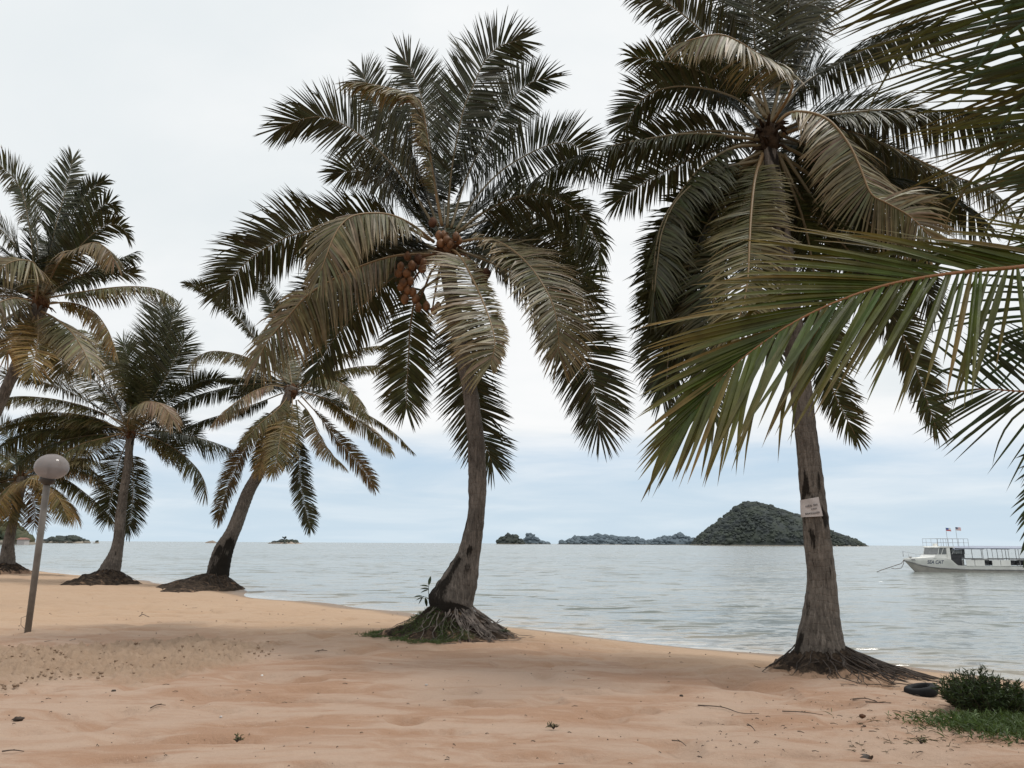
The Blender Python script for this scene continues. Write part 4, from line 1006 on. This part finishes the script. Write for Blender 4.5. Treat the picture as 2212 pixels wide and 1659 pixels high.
# uncountable crumbs
g = Geo(); rc = random.Random(99)
def crumbs(n, x0, x1, y0, y1, s0, s1):
    for _ in range(n):
        p = hit(rc.uniform(x0, x1), rc.uniform(y0, y1)); r = rc.uniform(s0, s1) * (p.y / 9)
        if rc.random() < .35:
            a = rc.uniform(0, 6.28); L_ = r * rc.uniform(4, 11); d = V((math.cos(a), math.sin(a), 0)) * L_
            g.tube([p + V((0, 0, .006)), p + d * .5 + V((0, 0, .012)), p + d + V((0, 0, .006))], [.0035, .003, .002], 4)
        else: g.blob(p + V((0, 0, r * .3)), (r, r * rc.uniform(.6, 1), r * .6), rc, 4, 6, .3)
crumbs(330, -20, 2230, 1425, 1657, .002, .008); crumbs(220, 0, 2000, 1290, 1420, .004, .009); crumbs(200, 1500, 2200, 1480, 1640, .003, .010)
tag(g.build('beach_litter', M_wood, None, smooth=True), 'small dark crumbs and bits of plant litter strewn over the sand', 'litter', kind='stuff')
g = Geo()
RK = np.array(RAKE)
for _ in range(600):
    p = hit(rc.uniform(0, 610), rc.uniform(1380, 1495))
    if poly_mask(np.array([p.x]), np.array([p.y]), RAKE, .6)[0] < rc.uniform(.3, .8): continue
    r = rc.uniform(.005, .017) * (1 if rc.random() < .85 else 1.6); g.blob(p + V((0, 0, r * .5 + .022)), (r * 1.2, r, r * .8), rc, 5, 7, .35)
tag(g.build('sand_clods', simple('damp_sand_clod', (.31, .22, .155), .95, .35, 30, .1, .4, .01), None, smooth=True), 'loose damp clods of turned-over sand in front of the lamp post', 'sand clods', kind='stuff')
# ------------------------------------------------------------------ boat
KB = .00503
bw = at(1951.8, 1208.6, 60.0)
BY = 60.0; BX = bw.x; yaw = R(3)
boat = empty('passenger_boat', (BX, BY, SEA), 'long white passenger boat with a grey-blue canopy and SEA CAT on its bow', 'boat')
BM = Matrix.Translation((BX, BY, SEA)) @ Matrix.Rotation(yaw, 4, 'Z')
def X(cx): return (cx - 425) * KB
def Zb(cy): return (900 - cy) * KB
LB = 12.6
def hb(x, z):                              # half beam
    bow = max(0, (x - .75 * max(0, (.83 - z) / .83)) / 3.4)
    w = 1.3 * min(1, bow) ** .62
    if x > LB - 1.5: w *= 1 - .12 * (x - LB + 1.5) / 1.5
    return max(.015, w * (.80 + .20 * min(1, max(0, z / .9))))
def lin(tab, x):
    if x <= tab[0][0]: return tab[0][1]
    for (a, u_), (b_, v_) in zip(tab, tab[1:]):
        if x <= b_: return u_ + (v_ - u_) * (x - a) / (b_ - a)
    return tab[-1][1]
rub = [(X(430), Zb(740)), (X(600), Zb(802)), (X(720), Zb(825)), (X(850), Zb(842)), (X(1200), Zb(860)), (X(2200), Zb(868)), (LB, Zb(862))]
top = [(X(430), Zb(714)), (X(600), Zb(705)), (X(780), Zb(692)), (X(940), Zb(705)), (X(1000), Zb(725)), (X(1050), Zb(770)), (X(1095), Zb(803)), (X(1200), Zb(808)), (X(2200), Zb(818)), (LB, Zb(812))]
xs = [.03 + (LB - .03) * (i / 70) ** 1.5 for i in range(71)]
def strip(name, lo, hi_, mat, inset=0, close=False, nz_=6):
    g = Geo(); rows = []
    for sd in (-1, 1):
        for x in xs:
            z0, z1 = lo(x), hi_(x); row = []
            for j in range(nz_ + 1):
                z = lerp(z0, z1, j / nz_); xr = x + .75 * max(0, (.83 - z) / .83) * max(0, 1 - x / 3.2); row.append(g.vert(BM @ V((xr, sd * (hb(xr, z) + inset), z))))
            rows.append(row)
    n = len(xs)
    for sd in (0, 1):
        for i in range(n - 1):
            for j in range(nz_):
                a, b_ = rows[sd * n + i], rows[sd * n + i + 1]
                q = (a[j], b_[j], b_[j + 1], a[j + 1]); g.f.append(q if sd == 0 else q[::-1])
    for j in range(nz_):                   # stem and transom
        g.f.append((rows[n][j], rows[0][j], rows[0][j + 1], rows[n][j + 1])); g.f.append((rows[n - 1][j], rows[2 * n - 1][j], rows[2 * n - 1][j + 1], rows[n - 1][j + 1]))
    if close:
        for i in range(n - 1): g.f.append((rows[i][nz_], rows[i + 1][nz_], rows[n + i + 1][nz_], rows[n + i][nz_]))
    return g.build(name, mat, boat, smooth=True)
strip('hull', lambda x: max(-.45, -.45 + 0 * x), lambda x: lin(rub, x) - .004, M_hull)
strip('topside', lambda x: lin(rub, x), lambda x: lin(top, x), M_white, .012)
g = Geo()
for sd in (-1, 1):
    g.tube([BM @ V((x, sd * (hb(x, lin(rub, x)) + .03), lin(rub, x))) for x in xs], .035, 6)
g.build('rub_rail', M_grey, boat, smooth=True)
g = Geo()                                   # decks
fx = [x for x in xs if x < X(1010)]
L_ = [(g.vert(BM @ V((x, -hb(x, lin(top, x)), lin(top, x) - .02))), g.vert(BM @ V((x, hb(x, lin(top, x)), lin(top, x) - .02)))) for x in fx]
for a, b_ in zip(L_, L_[1:]): g.f.append((a[0], b_[0], b_[1], a[1]))
fx = [X(1000)] + [x for x in xs if x > X(1010)]
L_ = [(g.vert(BM @ V((x, -hb(x, .25), .28))), g.vert(BM @ V((x, hb(x, .25), .28)))) for x in fx]
for a, b_ in zip(L_, L_[1:]): g.f.append((a[0], b_[0], b_[1], a[1]))
g.build('deck', M_white, boat)
def pris(g, prof_, y0, y1):
    a = [g.vert(BM @ V((x, y0, z))) for x, z in prof_]; b_ = [g.vert(BM @ V((x, y1, z))) for x, z in prof_]; n = len(a)
    g.f.append(tuple(a[::-1])); g.f.append(tuple(b_))
    for i in range(n): g.f.append((a[i], a[(i + 1) % n], b_[(i + 1) % n], b_[i]))
def PP(*q): return [(X(a), Zb(b_)) for a, b_ in q]
g = Geo(); pris(g, PP((770, 700), (800, 662), (835, 655), (975, 655), (975, 720), (930, 730)), -.95, .95); pris(g, PP((968, 560), (1012, 560), (1018, 730), (968, 730)), -1.0, -.90); pris(g, PP((968, 560), (1012, 560), (1018, 730), (968, 730)), .90, 1.0); cabin = g.build('cabin', M_white, boat)
g = Geo(); pris(g, PP((838, 652), (862, 562), (966, 562), (966, 652)), -.93, .93); wd = g.build('windscreen', M_wind, boat)
g = Geo()
for sd in (-1, 1):
    for q in ([(836, 655), (862, 560)], [(885, 655), (925, 562)], [(966, 655), (966, 562)], [(836, 655), (966, 655)]):
        g.tube([BM @ V((X(a), sd * .945, Zb(b_))) for a, b_ in q], .02, 5)
g.build('window_frame', M_white, wd)
g = Geo(); pris(g, PP((843, 546), (870, 540), (1085, 540), (1085, 556), (846, 558)), -1.02, 1.02); g.build('cabin_roof', M_white, boat)
g = Geo(); rows = []
for x in [X(1050) + (LB - X(1050)) * i / 24 for i in range(25)]:
    z0 = lin([(X(1050), Zb(548)), (X(1150), Zb(535)), (X(1500), Zb(528)), (LB, Zb(532))], x)
    rows.append([[g.vert(BM @ V((x, y, z0 - .16 * (y / 1.25) ** 2 - dz))) for y in [-1.25 + 2.5 * j / 8 for j in range(9)]] for dz in (0, .05)])
for a, b_ in zip(rows, rows[1:]):
    for s_ in (0, 1):
        for j in range(8):
            q = (a[s_][j], b_[s_][j], b_[s_][j + 1], a[s_][j + 1]); g.f.append(q[::-1] if s_ == 0 else q)
    for j in (0, 8): g.f.append((a[0][j], b_[0][j], b_[1][j], a[1][j]))
g.build('canopy', M_roof, boat)
for x0, x1 in ((1060, 1490), (1590, 1868), (2250, 2500)):
    g = Geo(); g.box(X(x0), X(x1), -1.24, -1.20, Zb(577), Zb(561), BM); g.build('canopy_valance', M_dark, boat)
for cx in (1462, 1605, 1752, 1845, 1995, 2125, 2280, 2430, 2600, 2780):
    for sd in (-1, 1):
        g = Geo(); z1 = lin(top, X(cx)); g.tube([BM @ V((X(cx + 12), sd * 1.2, z1)), BM @ V((X(cx), sd * 1.2, Zb(560)))], .022, 6); g.build('canopy_post', M_grey, boat)
for (x0, x1) in ((1208, 1330), (1338, 1478), (1592, 1712), (1720, 1862), (2300, 2440), (2450, 2600)):
    for sd in (-1, 1):
        g = Geo(); g.box(X(x0), X(x1), sd * 1.22 - .012, sd * 1.22 + .012, Zb(810), Zb(728), BM); g.build('side_board', M_white, boat)
for (x0, x1) in ((1210, 1480), (1480, 1760), (1845, 2130), (2130, 2700)):
    for sd in (-1, 1):
        g = Geo(); g.box(X(x0), X(x1), sd * 1.2 - .05, sd * 1.2 + .05, Zb(722), Zb(708), BM); g.build('side_rail', M_grey, boat)
for cx in (1520, 1620, 1900, 2000, 2090, 2200, 2350, 2500):
    g = Geo(); g.box(X(cx), X(cx + 60), -.9, .9, Zb(800), Zb(770), BM); g.box(X(cx + 52), X(cx + 66), -.9, .9, Zb(770), Zb(735), BM); g.build('bench', M_dark, boat)
g = Geo(); g.box(X(1030), X(1240), -.85, .85, Zb(700), Zb(645), BM); g.box(X(1180), X(1235), -.95, .9, Zb(645), Zb(566), BM); g.box(X(1040), X(1200), -.80, .8, Zb(840), Zb(700), BM); g.build('helm_console', M_dark, boat)
g = Geo()
for q in ([(1035, 650), (1090, 566)], [(1100, 645), (1105, 566)], [(1170, 645), (1170, 566)]):
    g.tube([BM @ V((X(a), -1.0, Zb(b_))) for a, b_ in q], .025, 5)
g.build('helm_frame', M_grey, boat)
g = Geo(); g.box(X(1040), X(1190), -.98, -.94, Zb(640), Zb(575), BM); g.build('helm_window', M_wind, boat)
rail = [840, 895, 970, 1070, 1155, 1232, 1300]
g = Geo()
for sd in (-1, 1):
    for cx in rail: g.tube([BM @ V((X(cx + 3), sd * .95, Zb(542))), BM @ V((X(cx), sd * .95, Zb(430)))], .011 if cx < 1000 else .015, 5)
    for cy in (430, 486): g.tube([BM @ V((X(838), sd * .95, Zb(cy))), BM @ V((X(1300), sd * .95, Zb(cy)))], .012, 5)
for cx in (840, 1300): g.tube([BM @ V((X(cx), -.95, Zb(430))), BM @ V((X(cx), .95, Zb(430)))], .012, 5)
g.build('roof_railing', M_grey, boat)
g = Geo(); g.box(X(895), X(935), -.15, .15, Zb(540), Zb(498), BM); g.build('roof_lamp', M_white, boat)
g = Geo()
for a in (-1, 1): g.tube([BM @ V((X(425), a * .02, Zb(690))), BM @ V((X(425), a * .05, Zb(612)))], .01, 5); g.tube([BM @ V((X(560), a * .5, Zb(700))), BM @ V((X(560), a * .5, Zb(650)))], .01, 5)
g.tube([BM @ V((X(425), 0, Zb(615))), BM @ V((X(560), -.5, Zb(650))), BM @ V((X(780), -.8, Zb(662)))], .009, 5); g.build('bow_rail', M_grey, boat)
g = Geo(); g.box(X(500), X(570), -hb(X(540), Zb(725)) - .03, -hb(X(540), Zb(725)) + .05, Zb(742), Zb(718), BM); g.build('hawse_plate', M_grey, boat)
g = Geo(); g.blob(BM @ V((X(530), 0, Zb(696))), (.12, .12, .07), random.Random(3), 6, 9, .2); g.build('anchor_winch', M_grey, boat)
def flag(px0, ptop, w, h, cols, name):
    g = Geo(); g.tube([BM @ V((X(px0), -.4, Zb(540))), BM @ V((X(px0 - 12), -.4, Zb(ptop)))], .014, 6); pole = g.build('flag_pole', M_grey, boat)
    first = None
    for (u0, u1, v0, v1, mt) in cols:
        g = Geo(); nn = 8
        for i in range(nn + 1):
            u_ = lerp(u0, u1, i / nn); yy = -.4 + .05 * math.sin(u_ * 7); dr = 6 * u_ + 5 * u_ * u_
            for v_ in (v0, v1): g.vert(BM @ V((X(px0 - 12 + w * u_), yy, Zb(ptop + h * v_ + dr))))
        for i in range(nn): g.f.append((2 * i, 2 * i + 2, 2 * i + 3, 2 * i + 1))
        o = g.build('flag' if first is None else 'flag_panel', mt, pole if first is None else first, smooth=True)
        first = first or o
flag(1066, 272, 82, 44, [(0, .5, 0, .6, M_blue), (.5, 1, 0, .6, M_fwhite), (0, 1, .62, 1, M_red)], 'a')
flag(1212, 262, 86, 48, [(.45, 1, 0, .18, M_red), (0, .44, 0, .5, M_navy), (.45, 1, .20, .34, M_fwhite), (.45, 1, .36, .50, M_red), (0, 1, .52, .66, M_fwhite), (0, 1, .68, .82, M_red), (0, 1, .84, 1, M_fwhite)], 'b')
g = Geo(); pts = [BM @ V((X(430), -.02, Zb(735)))] + [BM @ V((X(a), -.3, Zb(b_))) for a, b_ in ((380, 800), (345, 850), (250, 862), (200, 850))]
g.tube(pts, .02, 5); g.tube([BM @ V((X(425), -.02, Zb(740))), BM @ V((X(330), -.5, Zb(785))), BM @ V((X(180), -.8, Zb(820))), BM @ V((X(60), -1, Zb(850))), BM @ V((X(-60), -1.2, Zb(880))), BM @ V((X(-140), -1.4, Zb(905)))], .022, 5)
g.build('mooring_rope', M_wood, boat, smooth=True)
fc = bpy.data.curves.new('lettering', 'FONT'); fc.body = 'SEA CAT'; fc.size = 1; fc.extrude = 0; fc.offset = .012
fo = bpy.data.objects.new('lettering_source', fc); COL.objects.link(fo); bpy.context.view_layer.update()
dg = bpy.context.evaluated_depsgraph_get(); me = bpy.data.meshes.new_from_object(fo.evaluated_get(dg)); bpy.data.objects.remove(fo)
bm = bmesh.new(); bm.from_mesh(me); bmesh.ops.triangulate(bm, faces=bm.faces); bmesh.ops.subdivide_edges(bm, edges=[e for e in bm.edges if e.calc_length() > .3], cuts=2); bmesh.ops.triangulate(bm, faces=bm.faces)
xm = max(v.co.x for v in bm.verts); ym = max(v.co.y for v in bm.verts)
for v in bm.verts:
    x = X(700) + v.co.x / xm * (X(903) - X(700)); z = Zb(784) + v.co.y / ym * (50 * KB)
    v.co = BM @ V((x, -(hb(x, z) + .012 + .012), z)) - V((BX, BY, SEA))
bm.to_mesh(me); bm.free(); me.materials.clear(); me.materials.append(M_ink)
lo_ = bpy.data.objects.new('lettering', me); COL.objects.link(lo_); lo_.parent = boat
# ------------------------------------------------------------------ islands
def isl(name, prof_, Yd, mat, crownr, seed, deep=.55, rock=False, dens=1.0, structure=True, label=None):
    """profile in photo px (x, y top); base on the sea"""
    rnd = random.Random(seed); P = [at(x, y, Yd) for x, y in prof_]
    xs_ = [p.x for p in P]; hs = [max(0, p.z - SEA) for p in P]
    x0, x1 = min(xs_), max(xs_); dp = (x1 - x0) * deep * .5
    H = lambda x: float(np.interp(x, xs_, hs))
    g = Geo(); nx, ny = 150, 44
    for j in range(ny + 1):
        v_ = -1 + 2 * j / ny
        for i in range(nx + 1):
            x = lerp(x0, x1, i / nx); e = math.sqrt(max(0, 1 - ((2 * i / nx) - 1) ** 2)); h = max(0, H(x) - crownr * .9) * (1 - v_ * v_) ** .75 * (1 + .12 * noise.noise(V((x * .02, v_ * 3, seed))))
            g.vert((x, Yd + v_ * dp * (.3 + .7 * e), SEA - .5 + h + (crownr * .5 * noise.noise(V((x / max(crownr, .1) * .35, v_ * dp / max(crownr, .1) * .35, seed))) if h > 2 and crownr > 0 else 0)))
    for j in range(ny):
        for i in range(nx):
            a = j * (nx + 1) + i; g.f.append((a, a + 1, a + nx + 2, a + nx + 1))
    o = g.build(name, M_rock if rock else mat, None, smooth=True); tag(o, kind='structure')
    if crownr > 0:
        f = Geo(); area = (x1 - x0) * dp * 2; n_ = int(min(9500, area / (crownr ** 2) * .55 * dens))
        for _ in range(n_):
            x = rnd.uniform(x0, x1); v_ = rnd.uniform(-.98, .35); i = (x - x0) / (x1 - x0); e = math.sqrt(max(0, 1 - (2 * i - 1) ** 2))
            h = max(0, H(x) - crownr * .9) * (1 - v_ * v_) ** .75
            if rock and (H(x) < crownr * 1.6): continue
            if h < 1.2 and crownr > 3: continue
            r = crownr * (.5 + 1.1 * rnd.random() ** 2) * (1.7 if rnd.random() < .05 else 1)
            f.blob((x, Yd + v_ * dp * (.3 + .7 * e), SEA + h - r * .10), (r, r, r * rnd.uniform(.55, .85)), rnd, 4, 6, .3)
        if f.v: tag(f.build('forest', mat, None, smooth=True), label, 'forest', kind='stuff')
I = lambda L_: [(1026 + x * .3906, 1053 + y * .3906) for x, y in L_]
Lf = lambda L_: [(x * .3418, 1080 + y * .3418) for x, y in L_]
isl('island', I([(1200, 316), (1215, 296), (1240, 265), (1300, 220), (1380, 160), (1440, 105), (1500, 80), (1550, 76), (1620, 97), (1700, 122), (1780, 150), (1850, 190), (1960, 240), (2040, 268), (2090, 292), (2125, 319)]), 1700, M_isl, 3.0, 1, .6, label='dense dark forest covering the big cone-shaped island at right')
isl('island', I([(115, 305), (135, 280), (160, 260), (190, 250), (220, 255), (250, 275), (270, 305)]), 1900, M_isl, 4.5, 2, label='dark forest on the small round island nearest the central palm trunk')
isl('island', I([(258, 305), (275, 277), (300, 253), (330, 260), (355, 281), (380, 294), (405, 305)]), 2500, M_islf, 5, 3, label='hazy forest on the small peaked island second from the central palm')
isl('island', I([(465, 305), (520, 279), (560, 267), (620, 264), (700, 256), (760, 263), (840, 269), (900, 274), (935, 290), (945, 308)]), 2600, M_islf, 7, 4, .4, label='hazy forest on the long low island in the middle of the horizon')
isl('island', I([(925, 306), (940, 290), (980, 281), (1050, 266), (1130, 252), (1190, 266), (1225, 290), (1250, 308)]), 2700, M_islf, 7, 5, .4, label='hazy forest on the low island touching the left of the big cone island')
isl('headland', Lf([(-900, 60), (-500, 100), (-200, 120), (0, 128), (60, 126), (110, 150), (160, 186), (195, 226), (212, 264)]), 420, M_isln, 2.4, 6, .25, label='olive brown trees on the headland at the far left edge')
isl('island', Lf([(290, 264), (310, 240), (340, 226), (400, 226), (440, 220), (500, 226), (530, 236), (555, 250), (568, 264)]), 700, M_isln if False else M_isl, 2.2, 7, .5, label='dark trees on the small flat islet right of the lamp post')
isl('island', Lf([(596, 264), (606, 248), (622, 246), (630, 264)]), 700, M_isl, 1.6, 8, .8, label='tiny dark tree clump on the horizon left of the curved slim palm')
isl('island', Lf([(1300, 264), (1325, 258), (1345, 254), (1368, 264)]), 1200, M_isl, 0, 9, .5, rock=True)
isl('island', Lf([(1680, 265), (1740, 254), (1785, 246), (1830, 244), (1870, 252), (1918, 265)]), 1000, M_isl, 2.2, 10, .5, rock=True, dens=.8, label='scrub on the low rocky islet left of the central palm')
g = Geo(); tq = at(1797 * .3418, 1080 + 246 * .3418, 998); g.tube([tq - V((0, 0, 3)), tq + V((0, 0, 2))], [.5, .3], 5); rt_ = random.Random(8)
t_ = empty('islet_tree', (tq.x, tq.y, SEA), 'lone dark tree sticking up on the low rocky islet', 'tree'); g.build('trunk', M_strandd, t_)
g = Geo()
for _ in range(14): g.blob(tq + V((rt_.gauss(0, .9), rt_.gauss(0, .9), 1.6 + rt_.gauss(0, .6))), (.8, .8, .7), rt_, 5, 7, .3)
g.build('crown', M_isl, t_)
hp = at(148 * .3418, 1080 + 250 * .3418, 392)
h_ = empty('beach_house', (hp.x, hp.y, SEA), 'tiny house with a reddish roof at the foot of the far left headland', 'house')
g = Geo(); g.box(hp.x - 1.8, hp.x + 1.8, hp.y - 2, hp.y + 2, SEA - .2, hp.z); g.build('wall', M_paper, h_)
g = Geo(); a = [g.vert((hp.x + sx, hp.y + sy, hp.z + z)) for sx, sy, z in ((-2.2, -2.5, 0), (2.2, -2.5, 0), (2.2, 2.5, 0), (-2.2, 2.5, 0), (-1.6, 0, .9), (1.6, 0, .9))]
for f in ((0, 1, 5, 4), (1, 2, 5), (2, 3, 4, 5), (3, 0, 4), (3, 2, 1, 0)): g.f.append(tuple(a[k] for k in f))
g.build('roof', M_redroof, h_)
# ------------------------------------------------------------------ light
SUN_EL, SUN_AZ = R(66), R(80)             # azimuth clockwise from +Y
w = bpy.data.worlds.new('World'); sc.world = w; w.use_nodes = True
class WN(N):
    def __init__(s, tree): s.t = tree; s.t.nodes.clear(); s.out = s.n('ShaderNodeOutputWorld')
g = WN(w.node_tree)
bgn = g.n('ShaderNodeBackground'); bgn.inputs[1].default_value = 1
sky = g.n('ShaderNodeTexSky', sky_type='NISHITA'); sky.sun_disc = False; sky.sun_elevation = SUN_EL; sky.sun_rotation = SUN_AZ
sky.dust_density = 2.0; sky.air_density = 1.2
skyc = g.mix(1, sky.outputs[0], (.10, .10, .10), 'MULTIPLY')
tc_ = g.coord('Generated'); sx = g.n('ShaderNodeSeparateXYZ'); g.l(tc_, sx.inputs[0]); zc = sx.outputs[2]
zz = g.math('ADD', g.math('MAXIMUM', zc, 0.0), .10)
cb = g.n('ShaderNodeCombineXYZ'); g.l(g.math('DIVIDE', sx.outputs[0], zz), cb.inputs[0]); g.l(g.math('DIVIDE', sx.outputs[1], zz), cb.inputs[1])
deck = cb.outputs[0]
n1 = g.noise(deck, .55, 6, .55, .5); n2 = g.noise(deck, 1.5, 5, .55, .4); n3 = g.noise(deck, .22, 3, .5)
cloudm = g.math('ADD', g.math('ADD', g.math('MULTIPLY', n1, .9), g.math('MULTIPLY', n2, .24)), g.math('MULTIPLY', g.ramp(zc, .095, .165), .62))
cov = g.ramp(cloudm, .36, 1.02)
cloud = g.mix(g.ramp(g.math('ADD', g.math('MULTIPLY', n1, .6), g.math('MULTIPLY', n3, .5)), .40, .64), (.80, .85, .875), (1.0, 1.0, 1.0))
blue = g.mix(.75, skyc, (.54, .725, .94))
c = g.mix(cov, blue, cloud)
c = g.mix(g.math('MULTIPLY', g.ramp(zc, .14, .0), .70), c, (.67, .795, .88))
boost = g.math('ADD', 1.0, g.math('MULTIPLY', g.ramp(zc, .62, .95), .45))
vm = g.n('ShaderNodeVectorMath', operation='SCALE'); g.l(c, vm.inputs[0]); g.l(boost, vm.inputs[3])
g.l(vm.outputs[0], bgn.inputs[0]); g.l(bgn.outputs[0], g.out.inputs[0])
sl = bpy.data.lights.new('sun', 'SUN'); sl.energy = 2.1; sl.angle = R(10); sl.color = (1, .96, .90)
so = bpy.data.objects.new('sun', sl); COL.objects.link(so)
sd = V((math.sin(SUN_AZ) * math.cos(SUN_EL), math.cos(SUN_AZ) * math.cos(SUN_EL), math.sin(SUN_EL)))
so.rotation_euler = sd.to_track_quat('Z', 'Y').to_euler(); so.location = (0, 0, 30)
sc.view_settings.view_transform = 'Standard'; sc.view_settings.look = 'None'; sc.view_settings.exposure = 0
sc.cycles.max_bounces = 6; sc.cycles.transparent_max_bounces = 8
